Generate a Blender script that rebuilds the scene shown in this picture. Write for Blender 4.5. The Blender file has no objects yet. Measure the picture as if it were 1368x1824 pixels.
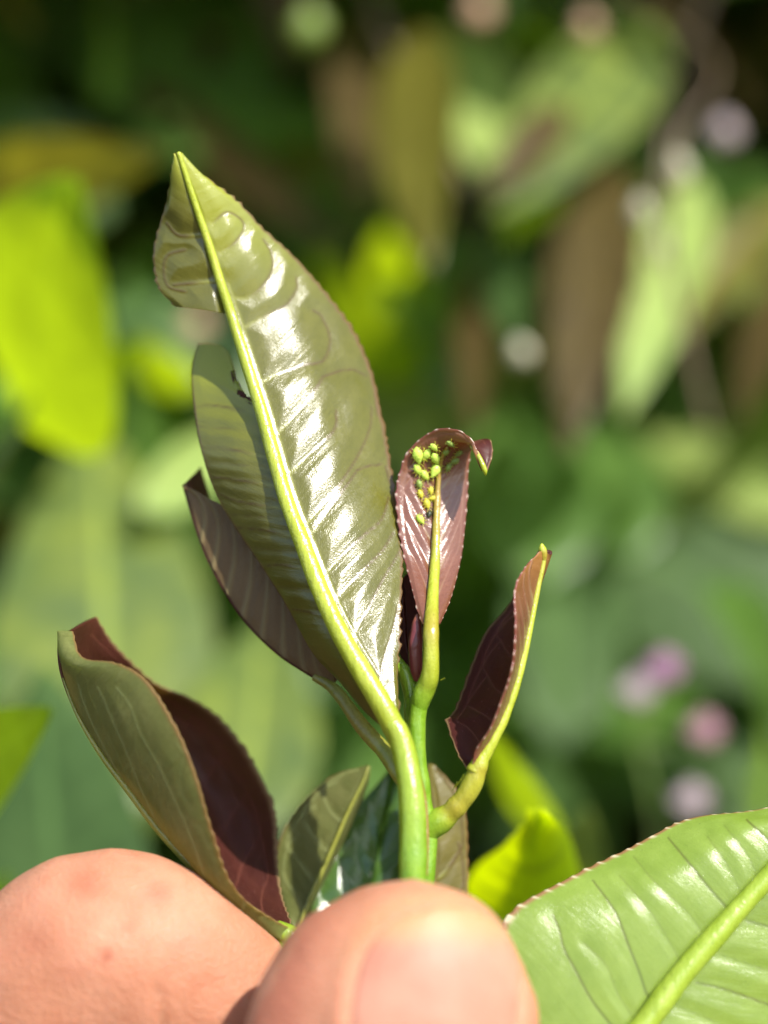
import bpy, bmesh, math, random
import numpy as np
from mathutils import Vector
from mathutils.bvhtree import BVHTree

# ------------------------------------------------------------------ camera, world, sun, exposure
SC = bpy.context.scene
COL = SC.collection
K = 0.0405            # millimetres per photo pixel on the focus plane
D = 160.0             # camera distance to that plane, mm
Z0 = 1.05             # camera height above the ground, m

cam = bpy.data.cameras.new('camera'); cam_o = bpy.data.objects.new('camera', cam); COL.objects.link(cam_o)
cam_o.location = (0, -D/1000, Z0); cam_o.rotation_euler = (math.pi/2, 0, 0)
cam.sensor_fit = 'HORIZONTAL'; cam.sensor_width = 36; cam.lens = 18*D/(684*K)
cam.clip_start = 0.005; cam.clip_end = 200
cam.dof.use_dof = True; cam.dof.focus_distance = (D+4.0)/1000; cam.dof.aperture_fstop = cam.lens/6.2
SC.camera = cam_o

SUN = Vector((0.45, -0.60, 0.66)).normalized()      # towards the sun
el = math.asin(SUN.z); az = math.atan2(SUN.x, SUN.y)
W = bpy.data.worlds.new('World'); SC.world = W; W.use_nodes = True
wn = W.node_tree; bgn = wn.nodes['Background']; sky = wn.nodes.new('ShaderNodeTexSky')
sky.sky_type = 'NISHITA'; sky.sun_disc = False; sky.sun_elevation = el; sky.sun_rotation = az
wn.links.new(sky.outputs[0], bgn.inputs[0]); bgn.inputs[1].default_value = 0.15
sl = bpy.data.lights.new('sun', 'SUN'); sl.energy = 4.4; sl.angle = math.radians(0.53); sl.color = (1, 0.95, 0.87)
so = bpy.data.objects.new('sun', sl); COL.objects.link(so); so.location = (0.5, -1, 3)
so.rotation_euler = (-SUN).to_track_quat('-Z', 'Y').to_euler()
SC.view_settings.view_transform = 'Standard'; SC.view_settings.look = 'None'
SC.view_settings.exposure = 0.88; SC.view_settings.gamma = 1
SC.cycles.use_denoising = True; SC.cycles.max_bounces = 10; SC.cycles.diffuse_bounces = 5
SC.cycles.sample_clamp_indirect = 6; SC.cycles.use_adaptive_sampling = False

# ------------------------------------------------------------------ helpers
RNG = np.random.default_rng(7)

def U(p):
    """(px, py, mm behind the focus plane) -> metres"""
    p = np.asarray(p, float); s = 1+p[..., 2]/D
    return np.stack([(p[..., 0]-684)*K*s/1000, p[..., 2]/1000, (912-p[..., 1])*K*s/1000+Z0], -1)

def crom(P, m):
    """Catmull-Rom through the rows of P, m samples"""
    P = np.asarray(P, float); n = len(P)
    if n == 2:
        f = np.linspace(0, 1, m).reshape((-1,)+(1,)*(P.ndim-1)); return P[0]*(1-f)+P[1]*f
    x = np.linspace(0, n-1, m); i = np.minimum(x.astype(int), n-2); f = (x-i).reshape((-1,)+(1,)*(P.ndim-1))
    Q = np.concatenate([[2*P[0]-P[1]], P, [2*P[-1]-P[-2]]])
    a, b, c, d = Q[i], Q[i+1], Q[i+2], Q[i+3]
    return 0.5*(2*b+(c-a)*f+(2*a-5*b+4*c-d)*f**2+(3*b-3*c+d-a)*f**3)

def even(P, m):
    """like crom, samples evenly spaced by length"""
    Q = crom(P, 40*len(P)); L = np.r_[0, np.cumsum(np.linalg.norm(np.diff(Q[:, :3], axis=0), axis=1))]
    x = np.linspace(0, L[-1], m); return np.stack([np.interp(x, L, Q[:, k]) for k in range(Q.shape[1])], -1)

def noise1(n, step, seed):
    r = np.random.default_rng(seed); return crom(r.normal(size=(max(3, int(n/step)), 1)), n)[:, 0]

def mesh_obj(name, V, F, mats, parent=None, midx=None, attrs=None, smooth=True):
    me = bpy.data.meshes.new(name); me.from_pydata([tuple(v) for v in V], [], [tuple(f) for f in F]); me.update()
    for m in (mats if isinstance(mats, (list, tuple)) else [mats]): me.materials.append(m)
    if midx is not None: me.polygons.foreach_set('material_index', np.asarray(midx, np.int32))
    if smooth: me.polygons.foreach_set('use_smooth', np.ones(len(me.polygons), bool))
    for k, a in (attrs or {}).items():
        a = np.asarray(a, np.float32)
        if a.ndim == 1: me.attributes.new(k, 'FLOAT', 'POINT').data.foreach_set('value', a)
        else: me.attributes.new(k, 'FLOAT_VECTOR', 'POINT').data.foreach_set('vector', a.ravel())
    o = bpy.data.objects.new(name, me); COL.objects.link(o)
    if parent is not None: put_under(o, parent)
    return o

def world_of(o):
    return (world_of(o.parent) @ o.matrix_parent_inverse @ o.matrix_basis) if o.parent is not None else o.matrix_basis.copy()

def put_under(o, parent):
    o.parent = parent; o.matrix_parent_inverse = world_of(parent).inverted()

def thing(name, label, cat, at, group=None):
    o = bpy.data.objects.new(name, None); COL.objects.link(o); o.location = at; o.empty_display_size = 0.002
    o['label'] = label; o['category'] = cat
    if group: o['group'] = group
    return o

def tag(o, label, cat, group=None):
    o['label'] = label; o['category'] = cat
    if group: o['group'] = group

# ------------------------------------------------------------------ materials
class NT:
    def __init__(s, name):
        s.m = bpy.data.materials.new(name); s.m.use_nodes = True; s.t = s.m.node_tree; s.t.nodes.clear()
        s.out = s.n('ShaderNodeOutputMaterial')
    def n(s, typ, **kw):
        x = s.t.nodes.new(typ)
        for k, v in kw.items(): setattr(x, k, v)
        return x
    def l(s, a, b): s.t.links.new(a, b)
    def put(s, sock, v):
        if hasattr(v, 'is_output') or hasattr(v, 'links'): s.l(v, sock)
        else: sock.default_value = (*v, 1) if isinstance(v, tuple) and len(v) == 3 and sock.type == 'RGBA' else v
    def attr(s, name, vec=False):
        a = s.n('ShaderNodeAttribute'); a.attribute_name = name; return a.outputs['Vector' if vec else 'Fac']
    def mix(s, f, a, b):
        x = s.n('ShaderNodeMix', data_type='RGBA'); s.put(x.inputs[0], f); s.put(x.inputs[6], a); s.put(x.inputs[7], b); return x.outputs[2]
    def math(s, op, a, b=0.0, clamp=False):
        x = s.n('ShaderNodeMath', operation=op); x.use_clamp = clamp; s.put(x.inputs[0], a); s.put(x.inputs[1], b); return x.outputs[0]
    def ramp(s, f, lo, hi, a=0.0, b=1.0):
        x = s.n('ShaderNodeMapRange', interpolation_type='SMOOTHSTEP'); s.put(x.inputs[0], f)
        for i, v in enumerate((lo, hi, a, b)): x.inputs[i+1].default_value = v
        return x.outputs[0]
    def noise(s, vec, scale, detail=3.0, rough=0.55):
        x = s.n('ShaderNodeTexNoise'); s.put(x.inputs['Vector'], vec); x.inputs['Scale'].default_value = scale
        x.inputs['Detail'].default_value = detail; x.inputs['Roughness'].default_value = rough; return x.outputs[0]
    def scalev(s, vec, v):
        x = s.n('ShaderNodeMapping'); s.l(vec, x.inputs[0]); x.inputs['Scale'].default_value = v; return x.outputs[0]
    def bump(s, h, dist, strength=1.0, normal=None):
        x = s.n('ShaderNodeBump'); s.put(x.inputs['Height'], h); x.inputs['Distance'].default_value = dist; x.inputs['Strength'].default_value = strength
        if normal is not None: s.l(normal, x.inputs['Normal'])
        return x.outputs[0]
    def bsdf(s, col, rough, spec=0.5, normal=None, sss=0, sssr=None, ssss=0.001, coat=0):
        p = s.n('ShaderNodeBsdfPrincipled'); s.put(p.inputs['Base Color'], col); s.put(p.inputs['Roughness'], rough)
        s.put(p.inputs['Specular IOR Level'], spec); p.inputs['Coat Weight'].default_value = coat; p.inputs['Coat Roughness'].default_value = 0.15
        if sss: p.inputs['Subsurface Weight'].default_value = sss; p.inputs['Subsurface Radius'].default_value = sssr; p.inputs['Subsurface Scale'].default_value = ssss
        if normal is not None: s.l(normal, p.inputs['Normal'])
        return p.outputs[0]
    def trans(s, sh, col, fac, normal=None):
        t = s.n('ShaderNodeBsdfTranslucent'); s.put(t.inputs[0], col)
        if normal is not None: s.l(normal, t.inputs[1])
        x = s.n('ShaderNodeMixShader'); s.put(x.inputs[0], fac); s.l(sh, x.inputs[1]); s.l(t.outputs[0], x.inputs[2]); return x.outputs[0]
    def done(s, sh): s.l(sh, s.out.inputs[0]); return s.m

def blade_mat(name, base, base2, trans, tf, vein_in, vein_out, margin, rough=0.3, spec=0.5, tipcol=None, streak=1.0, grain=0.4, vstr=0.8, tooth=(0.75, 0.68, 0.45), specks=None, spotty=0.5):
    """two colours mottled, veins, toothed margin; light passes through"""
    m = NT(name); uv = m.attr('uvw', True); vein = m.attr('vein'); s_ = m.attr('s'); t_ = m.attr('t')
    f = m.ramp(m.noise(uv, 0.45, 4), 0.32, 0.68); col = m.mix(f, base, base2)
    fine = m.noise(uv, 5.5, 3, 0.65)
    col = m.mix(m.math('MULTIPLY', m.ramp(fine, 0.42, 0.72), spotty), col, tuple(0.72*c for c in base))
    if tipcol: col = m.mix(m.ramp(t_, 0.6, 1.0, 0, 0.85), col, tipcol)
    vc = m.mix(m.ramp(s_, 0.15, 0.5), vein_in, vein_out)
    col = m.mix(m.math('MULTIPLY', vein, vstr), col, vc)
    col = m.mix(m.ramp(s_, 0.955, 0.99), col, margin)
    col = m.mix(m.attr('tooth'), col, tooth)
    if specks:
        v = m.n('ShaderNodeTexVoronoi'); m.l(uv, v.inputs['Vector']); v.inputs['Scale'].default_value = 1.5
        col = m.mix(m.ramp(v.outputs['Distance'], 0.05, 0.10, 0.8, 0.0), col, specks)
    st = m.noise(m.scalev(uv, (1.9, 0.30, 1)), 1.0, 3, 0.5)
    gr = m.noise(uv, 9.0, 2, 0.6)
    nrm = m.bump(st, 0.00006*streak, 1.0); nrm = m.bump(gr, 0.00003*grain, 1.0, nrm)
    rg = m.ramp(m.noise(uv, 2.2, 3), 0.3, 0.7, rough*0.85, rough*1.25)
    sh = m.bsdf(col, rg, spec, nrm)
    tc = m.mix(m.math('MULTIPLY', vein, 0.6), trans, vein_in)
    if tipcol: tc = m.mix(m.ramp(t_, 0.6, 1.0, 0, 0.7), tc, tipcol)
    return m.done(m.trans(sh, tc, tf, nrm))

def stem_mat(name, col, col2, red, rough=0.25, trans=(0.5, 0.6, 0.02), tf=0.2):
    m = NT(name); tc = m.n('ShaderNodeTexCoord').outputs['Object']
    c = m.mix(m.ramp(m.noise(m.scalev(tc, (1, 1, 0.25)), 900, 3), 0.35, 0.7), col, col2)
    c = m.mix(m.ramp(m.noise(tc, 3800, 2), 0.60, 0.72, 0, 0.55), c, tuple(0.5*x for x in col))
    c = m.mix(m.attr('grn'), c, m.mix(m.ramp(m.noise(tc, 900, 3), 0.35, 0.7), (0.15, 0.30, 0.014), (0.21, 0.37, 0.025)))
    c = m.mix(m.attr('red'), c, red)
    nb = m.bump(m.noise(m.scalev(tc, (1, 1, 0.35)), 1800, 3), 0.00010)
    nb = m.bump(m.noise(tc, 5200, 2), 0.00003, 1.0, nb)
    return m.done(m.trans(m.bsdf(c, rough, 0.7, nb), trans, tf, nb))

def bg_mat(name, base, base2, trans, tf, rough, spec=0.5, mid=None):
    m = NT(name); uv = m.attr('uvw', True); s_ = m.attr('s')
    oi = m.n('ShaderNodeObjectInfo').outputs['Random']
    col = m.mix(m.ramp(m.noise(uv, 0.12, 3), 0.3, 0.7), base, base2)
    w = m.n('ShaderNodeTexWave'); w.wave_type = 'BANDS'; w.bands_direction = 'X'; m.l(m.attr('veinuv', True), w.inputs[0]); w.inputs['Scale'].default_value = 0.05; w.inputs['Distortion'].default_value = 1.5
    wv = m.ramp(w.outputs[1], 0.82, 0.99)
    v = m.math('MAXIMUM', m.math('MULTIPLY', wv, 0.2), m.ramp(s_, 0.03, 0.09, 1, 0))
    col = m.mix(m.math('MULTIPLY', v, 0.7), col, mid or tuple(min(1, 1.9*c) for c in base2))
    nb = m.bump(m.noise(uv, 0.22, 2), 0.0005)
    tcol = m.mix(m.ramp(m.noise(uv, 0.09, 2), 0.35, 0.7), trans, tuple(0.72*c for c in trans))
    return m.done(m.trans(m.bsdf(col, rough, spec, nb), tcol, tf, nb))

OL = dict(vein_in=(0.30, 0.31, 0.06), vein_out=(0.10, 0.05, 0.022))
M_ABAX = blade_mat('young_leaf_underside', (0.125, 0.125, 0.018), (0.155, 0.152, 0.025), (0.50, 0.52, 0.08), 0.32, margin=(0.17, 0.10, 0.042), rough=0.21, spec=0.75, tipcol=(0.40, 0.44, 0.05), streak=0.6, grain=0.55, vstr=0.75, **OL)
M_ABAX2 = blade_mat('young_leaf_underside_matt', (0.16, 0.185, 0.05), (0.235, 0.25, 0.08), (0.70, 0.80, 0.26), 0.45, margin=(0.22, 0.11, 0.05), rough=0.48, spec=0.35, vein_in=(0.36, 0.40, 0.15), vein_out=(0.34, 0.38, 0.14), streak=1.2, vstr=0.8, spotty=0.8)
M_ADAX = blade_mat('young_leaf_upper_maroon', (0.052, 0.013, 0.011), (0.068, 0.018, 0.014), (0.60, 0.28, 0.10), 0.22, margin=(0.20, 0.13, 0.06), rough=0.42, spec=0.25, vein_in=(0.16, 0.05, 0.035), vein_out=(0.14, 0.045, 0.03), specks=(0.22, 0.10, 0.09), streak=0.5, tooth=(0.40, 0.25, 0.12))
M_MAROON = blade_mat('youngest_leaf_underside', (0.20, 0.078, 0.045), (0.24, 0.10, 0.058), (0.60, 0.22, 0.10), 0.32, margin=(0.24, 0.07, 0.055), rough=0.22, spec=0.9, vein_in=(0.34, 0.24, 0.12), vein_out=(0.28, 0.13, 0.08), tipcol=(0.36, 0.17, 0.04), streak=0.8, tooth=(0.85, 0.70, 0.55))
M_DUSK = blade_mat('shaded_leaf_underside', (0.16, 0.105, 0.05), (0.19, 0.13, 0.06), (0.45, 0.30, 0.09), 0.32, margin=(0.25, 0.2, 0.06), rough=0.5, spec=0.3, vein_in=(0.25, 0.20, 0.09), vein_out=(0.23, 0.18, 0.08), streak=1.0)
M_GREENUP = blade_mat('mature_leaf_upper_green', (0.045, 0.10, 0.018), (0.07, 0.14, 0.025), (0.35, 0.55, 0.04), 0.3, margin=(0.35, 0.30, 0.06), rough=0.22, spec=0.6, vein_in=(0.10, 0.18, 0.03), vein_out=(0.08, 0.15, 0.03), streak=0.6)
M_BIG = blade_mat('mature_leaf_underside', (0.195, 0.285, 0.035), (0.235, 0.33, 0.05), (0.5, 0.68, 0.08), 0.32, margin=(0.28, 0.13, 0.06), rough=0.22, spec=0.6, vein_in=(0.11, 0.15, 0.02), vein_out=(0.11, 0.12, 0.02), streak=0.5, grain=0.6, specks=(0.10, 0.14, 0.03), vstr=1.0, spotty=0.35)
M_OLBR = blade_mat('olive_brown_leaf', (0.16, 0.14, 0.03), (0.20, 0.17, 0.035), (0.5, 0.42, 0.04), 0.45, margin=(0.3, 0.15, 0.05), rough=0.4, spec=0.4, **OL)
M_LIMEBL = blade_mat('fresh_lime_leaf', (0.22, 0.34, 0.015), (0.27, 0.40, 0.02), (0.90, 0.98, 0.03), 0.80, margin=(0.35, 0.4, 0.03), rough=0.35, spec=0.45, vein_in=(0.5, 0.6, 0.04), vein_out=(0.4, 0.5, 0.03))
M_RIB = stem_mat('yellow_green_rib', (0.36, 0.42, 0.028), (0.44, 0.50, 0.05), (0.32, 0.12, 0.03), 0.27)
M_PETI = stem_mat('petiole_green', (0.26, 0.39, 0.022), (0.33, 0.46, 0.04), (0.34, 0.14, 0.03), 0.22)
M_RIB_DIM = stem_mat('olive_rib', (0.24, 0.25, 0.035), (0.30, 0.30, 0.05), (0.30, 0.11, 0.03), 0.3)
M_STEM = stem_mat('green_stem', (0.20, 0.36, 0.022), (0.27, 0.43, 0.035), (0.36, 0.15, 0.03), 0.25)
M_REDBUD = stem_mat('red_bud_scale', (0.16, 0.03, 0.03), (0.20, 0.045, 0.035), (0.30, 0.10, 0.05), 0.32, (0.5, 0.08, 0.05), 0.2)
M_TWIG = stem_mat('brown_twig', (0.10, 0.06, 0.03), (0.15, 0.10, 0.05), (0.2, 0.1, 0.04), 0.6, (0.1, 0.05, 0.02), 0.0)
M_GTWIG = stem_mat('green_twig', (0.12, 0.19, 0.03), (0.17, 0.24, 0.05), (0.2, 0.1, 0.04), 0.4, (0.2, 0.3, 0.02), 0.1)

BG = {
 'green': bg_mat('background_leaf_green', (0.06, 0.13, 0.025), (0.095, 0.18, 0.035), (0.42, 0.68, 0.03), 0.42, 0.40),
 'teal':  bg_mat('background_leaf_blue_green', (0.036, 0.072, 0.020), (0.05, 0.092, 0.026), (0.2, 0.35, 0.04), 0.2, 0.5, 0.18),
 'sage':  bg_mat('background_leaf_sage', (0.065, 0.105, 0.03), (0.15, 0.19, 0.03), (0.40, 0.55, 0.04), 0.30, 0.45, 0.5),
 'lime':  bg_mat('background_leaf_lime', (0.22, 0.34, 0.015), (0.28, 0.40, 0.02), (0.70, 0.92, 0.01), 0.6, 0.4),
 'pale':  bg_mat('background_leaf_pale', (0.24, 0.34, 0.08), (0.33, 0.42, 0.12), (0.6, 0.75, 0.1), 0.35, 0.36, 0.8),
 'olive': bg_mat('background_leaf_olive', (0.10, 0.09, 0.014), (0.14, 0.125, 0.02), (0.50, 0.44, 0.02), 0.42, 0.42),
 'brown': bg_mat('background_leaf_brown', (0.05, 0.033, 0.012), (0.07, 0.05, 0.016), (0.32, 0.20, 0.03), 0.3, 0.45, 0.3),
}

# ------------------------------------------------------------------ builders for leaves and stems
def seg_dist(P, line):
    """distance of points P (n,2) to a polyline, and the share of the way along it"""
    Lp = crom(line, 8*len(line)) if len(line) > 2 else np.asarray(line, float)
    a, b = Lp[:-1], Lp[1:]; best = np.full(len(P), 1e9)
    for p, q in zip(a, b):
        d = q-p; f = np.clip(((P-p)@d)/max(d@d, 1e-9), 0, 1)
        best = np.minimum(best, np.linalg.norm(P-p-f[:, None]*d, axis=1))
    return best

def patch(rows, nt, ns, veins=(), fine=(), vw=3.0, vh=0.06, quilt=0.2, qr=24., teeth=0.12, tsp=1.05, th=0.22, flip=None, seed=1, wav=0.0, tips=0.0, bulge=0.0):
    """half a blade, rows of photo points from midrib to margin; returns a closed shell"""
    rr = [crom(r, 5) for r in rows]
    G = crom(np.array(rr), nt)                    # along
    G = np.swapaxes(crom(np.swapaxes(G, 0, 1), ns), 0, 1)     # across
    P = U(G)*1000                                  # mm
    s = np.linspace(0, 1, ns)[None, :]; t = np.linspace(0, 1, nt)[:, None]
    Lm = np.r_[0, np.cumsum(np.linalg.norm(np.diff(P[:, -1], axis=0), axis=1))]
    Lu = np.r_[0, np.cumsum(np.linalg.norm(np.diff(P[:, ns//2], axis=0), axis=1))]
    Wd = np.linalg.norm(P[:, -1]-P[:, 0], axis=1)
    def normals(P):
        n = np.cross(np.gradient(P, axis=0), np.gradient(P, axis=1)); l = np.linalg.norm(n, axis=2, keepdims=True)
        return n/np.maximum(l, 1e-9)
    n = normals(P)
    fl = (n[nt//5:nt//2, :, 1].mean() > 0) if flip is None else flip
    if fl: n = -n
    # serration
    ph = (Lm/tsp+0.18*noise1(nt, 9, seed+3)) % 1.0
    saw = np.where(ph < 0.7, ph/0.7, (1-ph)/0.3)
    out = P[:, -1]-P[:, -2]; out /= np.maximum(np.linalg.norm(out, axis=1, keepdims=True), 1e-9)
    env = np.minimum(1, Wd/1.5)
    amp = teeth*env*(0.7+0.5*np.clip(noise1(nt, 12, seed), -1, 1))
    fall = np.clip((s-0.90)/0.10, 0, 1)**2
    P = P+out[:, None, :]*((saw*amp)[:, None]*fall)[..., None]
    # veins and quilting
    px = G[..., :2].reshape(-1, 2); dv = np.full(len(px), 1e9); df = np.full(len(px), 1e9)
    for v in veins: dv = np.minimum(dv, seg_dist(px, v))
    for v in fine: df = np.minimum(df, seg_dist(px, v))
    dv = dv.reshape(nt, ns); df = df.reshape(nt, ns); wv = vw*(1.15-0.6*s)
    vein = np.exp(-(dv/wv)**2); veinf = 0.45*np.exp(-(df/(0.6*vw))**2)
    dm = np.minimum(dv, df*1.4+2)
    edge = np.clip((1-s)/0.15, 0, 1)*np.clip(s/0.12, 0, 1)
    h = quilt*(1-np.exp(-(dm/qr)**2))*edge+vh*(vein+0.5*veinf)
    h = h+(bulge if np.isscalar(bulge) else bulge[0]*(1-t)+bulge[1]*t)*4*s*(1-s)
    if wav: h = h+wav*np.outer(noise1(nt, nt/9, seed+5), np.linspace(0, 1, ns)**2)
    Nn = normals(P); Nn = -Nn if fl else Nn
    P = P+Nn*h[..., None]
    Nn = normals(P); Nn = -Nn if fl else Nn
    thk = th*(1-0.55*fall)
    B = P-Nn*thk[..., None]
    idx = np.arange(nt*ns).reshape(nt, ns); o = nt*ns
    q = np.stack([idx[:-1, :-1], idx[1:, :-1], idx[1:, 1:], idx[:-1, 1:]], -1).reshape(-1, 4)
    if fl: q = q[:, ::-1]
    F = [*q.tolist(), *(q[:, ::-1]+o).tolist()]
    mi = [0]*len(q)+[1]*len(q)
    ring = np.r_[idx[0, :], idx[1:, -1], idx[-1, -2::-1], idx[-2:0:-1, 0]]
    for a, b in zip(ring, np.roll(ring, -1)):
        F.append([a, b, b+o, a+o] if not fl else [b, a, a+o, b+o]); mi.append(0)
    uu = np.repeat(Lu[:, None], ns, 1); vv = s*Wd[:, None]
    uvw = np.stack([uu-0.45*vv, vv, np.zeros_like(uu)+seed*3.7], -1).reshape(-1, 3)
    tooth = (np.clip((saw-0.72)/0.25, 0, 1)[:, None]*np.clip((s-0.95)/0.04, 0, 1))*tips
    full = lambda a: np.tile(np.broadcast_to(a, (nt, ns)).reshape(-1), 2)
    at = dict(vein=full(np.clip(vein+veinf, 0, 1)), s=full(s), t=full(t), tooth=full(tooth), uvw=np.tile(uvw, (2, 1)))
    return np.concatenate([P.reshape(-1, 3), B.reshape(-1, 3)])/1000, F, mi, at

def blade(name, patches, mats, parent):
    """patches: (shell, front slot, back slot) joined into one blade"""
    V, F, MI, A, o = [], [], [], {}, 0
    for (v, f, mi, at), a, b in patches:
        V.append(v); F += [[i+o for i in q] for q in f]; MI += [a if k == 0 else b for k in mi]; o += len(v)
        for k, x in at.items(): A.setdefault(k, []).append(x)
    return mesh_obj(name, np.concatenate(V), F, mats, parent, MI, {k: np.concatenate(x) for k, x in A.items()})

def tube(name, pts, mat, parent=None, n=120, k=18, flat=1.0, seed=0, wob=0.035, groove=None):
    """pts: (px, py, d, radius px[, red]) -> closed tapering tube"""
    P = np.array([list(p)+[0]*(6-len(p)) for p in pts], float); P = even(P, n)
    C = U(P[:, :3])*1000; r = P[:, 3]*K*(1+P[:, 2]/D)*(1+wob*noise1(n, 7, seed+11))
    T = np.gradient(C, axis=0); T /= np.linalg.norm(T, axis=1, keepdims=True)
    ref = np.array([0, 1.0, 0]); a = np.cross(T, ref); a /= np.maximum(np.linalg.norm(a, axis=1, keepdims=True), 1e-6); b = np.cross(a, T)
    an = np.linspace(0, 2*np.pi, k, endpoint=False)
    R = C[:, None]+(a[:, None]*np.cos(an)[None, :, None]+flat*b[:, None]*np.sin(an)[None, :, None])*r[:, None, None]
    V = [C[0]-T[0]*r[0]*0.5, *R.reshape(-1, 3), C[-1]+T[-1]*r[-1]*0.6]; F = []
    I = 1+np.arange(n*k).reshape(n, k)
    for j in range(k):
        j2 = (j+1) % k; F.append([0, I[0, j], I[0, j2]]); F.append([len(V)-1, I[-1, j2], I[-1, j]])
        for i in range(n-1): F.append([I[i, j], I[i+1, j], I[i+1, j2], I[i, j2]])
    red = np.r_[P[0, 4], np.repeat(P[:, 4], k), P[-1, 4]]
    F = [f[::-1] for f in F]
    return mesh_obj(name, np.array(V)/1000, F, mat, parent, attrs=dict(red=red, grn=np.r_[P[0, 5], np.repeat(P[:, 5], k), P[-1, 5]]))

def rows3(M, E, C=None):
    """rows from midrib points M to margin points E (C: optional points between)"""
    return [[m, c, e] if C is not None else [m, e] for m, e, c in zip(M, E, C or E)]

def side_veins(M, E, at, lift=0.12, reach=0.86, loop=True):
    """regular lateral veins from midrib to near the margin, in photo pixels"""
    Mp, Ep = crom(np.array(M, float)[:, :2], 200), crom(np.array(E, float)[:, :2], 200); out = []
    for f in at:
        g = lambda t, s: Mp[int(np.clip(t, 0, .999)*200)]*(1-s)+Ep[int(np.clip(t, 0, .999)*200)]*s
        v = [g(f+lift*s*1.2+0.10*s*s, s) for s in np.linspace(0, reach, 6)]
        if loop: v += [g(f+lift*1.2+0.18, reach-0.03), g(f+lift*1.2+0.25, reach-0.16)]
        out.append(np.array(v))
    return out

# ------------------------------------------------------------------ ground and the shrub behind
def ground():
    n = 60; x = np.sign(np.linspace(-1, 1, n))*np.abs(np.linspace(-1, 1, n))**3*40
    V = [(a, b, 0.02*math.sin(a*3.1+b*1.7)*math.cos(b*2.3-a)) for a in x for b in x]
    F = [(i*n+j, (i+1)*n+j, (i+1)*n+j+1, i*n+j+1) for i in range(n-1) for j in range(n-1)]
    m = NT('soil'); tc = m.n('ShaderNodeTexCoord').outputs['Object']
    c = m.mix(m.ramp(m.noise(tc, 6, 6), 0.3, 0.7), (0.07, 0.05, 0.03), (0.14, 0.10, 0.06))
    o = mesh_obj('ground', V, F, m.done(m.bsdf(c, 0.9, 0.2, m.bump(m.noise(tc, 30, 6), 0.03)))); o['kind'] = 'structure'
ground()

def leaf_grid(L, W, nt=22, ns=5, fold=0.25, bow=0.12, tw=0.0, wave=0.0, seed=0):
    """a plain broad leaf along +x (mm), faces +z; returns verts, faces, s, uvw"""
    r = np.random.default_rng(seed); t = np.linspace(0, 1, nt); w = W*np.sin(np.pi*t**0.85)**0.75*(1-0.25*t); w[0] = w[-1] = 0.02*W
    a = np.linspace(-1, 1, 2*ns+1); x = (t*L)[:, None]+0*a; y = w[:, None]*a
    z = fold*np.abs(y)-bow*L*(t[:, None]-0.0)**2*1.0+wave*W*np.sin(9*t[:, None]+2*r.random()*6)*np.abs(a)**2-0.10*W*(a**2)
    c, s = np.cos(tw*t)[:, None], np.sin(tw*t)[:, None]; y, z = y*c-z*s*0.3, z+y*s
    V = np.stack([x, y, z], -1).reshape(-1, 3); m = 2*ns+1; I = np.arange(nt*m).reshape(nt, m)
    F = np.stack([I[:-1, :-1], I[1:, :-1], I[1:, 1:], I[:-1, 1:]], -1).reshape(-1, 4)
    sa = np.broadcast_to(np.abs(a), (nt, m)).reshape(-1)
    uvw = np.stack([x, w[:, None]*a, 0*x+seed*5.1], -1).reshape(-1, 3)
    vuv = np.stack([x-0.55*np.abs(y), 0*x, 0*x], -1).reshape(-1, 3)
    return V, F, sa, uvw, vuv

def frame_of(b, t, roll):
    """axes of a leaf from base b to tip t (m); roll turns its face about its length"""
    X = t-b; X /= np.linalg.norm(X)
    s = np.cross(X, (0, 1, 0)); s /= np.linalg.norm(s); y = math.cos(roll)*s+math.sin(roll)*np.cross(s, X)*-1
    y -= X*(y@X); y /= np.linalg.norm(y); z = np.cross(X, y); return np.stack([X, y, z], 1)

def bg_leaf(parent, base, tip, w, roll=0, mat='green', fold=0.25, bow=0.08, tw=0.0, wave=0.0, seed=0):
    if min(base[2], tip[2]) > 50: base, tip = (*base[:2], base[2]*1.22), (*tip[:2], tip[2]*1.22)
    b, t = U(np.array(base, float)), U(np.array(tip, float)); L = np.linalg.norm(t-b)*1000
    sc = 1+0.5*(base[2]+tip[2])/D
    V, F, sa, uvw, vuv = leaf_grid(L, w*K*sc, 26, 6, fold, bow, tw, wave, seed)
    V = V.copy(); V[:, 2] += bow*L*(V[:, 0]/L)      # chord stays on the axis
    R = frame_of(b, t, math.radians(roll))
    return mesh_obj('leaf', (V/1000)@R.T+b, F.tolist(), BG[mat] if isinstance(mat, str) else mat, parent, attrs=dict(s=sa, uvw=uvw, veinuv=vuv))

BR = []
def branch(label, root, twig, leaves, mat=None):
    o = thing('leafy_branch', label, 'branch', tuple(U(np.array(root, float))), 'blurred branches of the shrub')
    tube('twig', [(*w_[:2], w_[2]*(1.22 if w_[2] > 50 else 1), *w_[3:]) for w_ in twig], mat or M_TWIG, o, n=60, k=10, wob=0.06, seed=len(BR))
    for i, l in enumerate(leaves):
        a = dict(l[-1]) if isinstance(l[-1], dict) else {}
        bg_leaf(o, *[x for x in l if not isinstance(x, dict)], seed=i+10*len(BR)+1, **a)
    BR.append(o); return o

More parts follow.
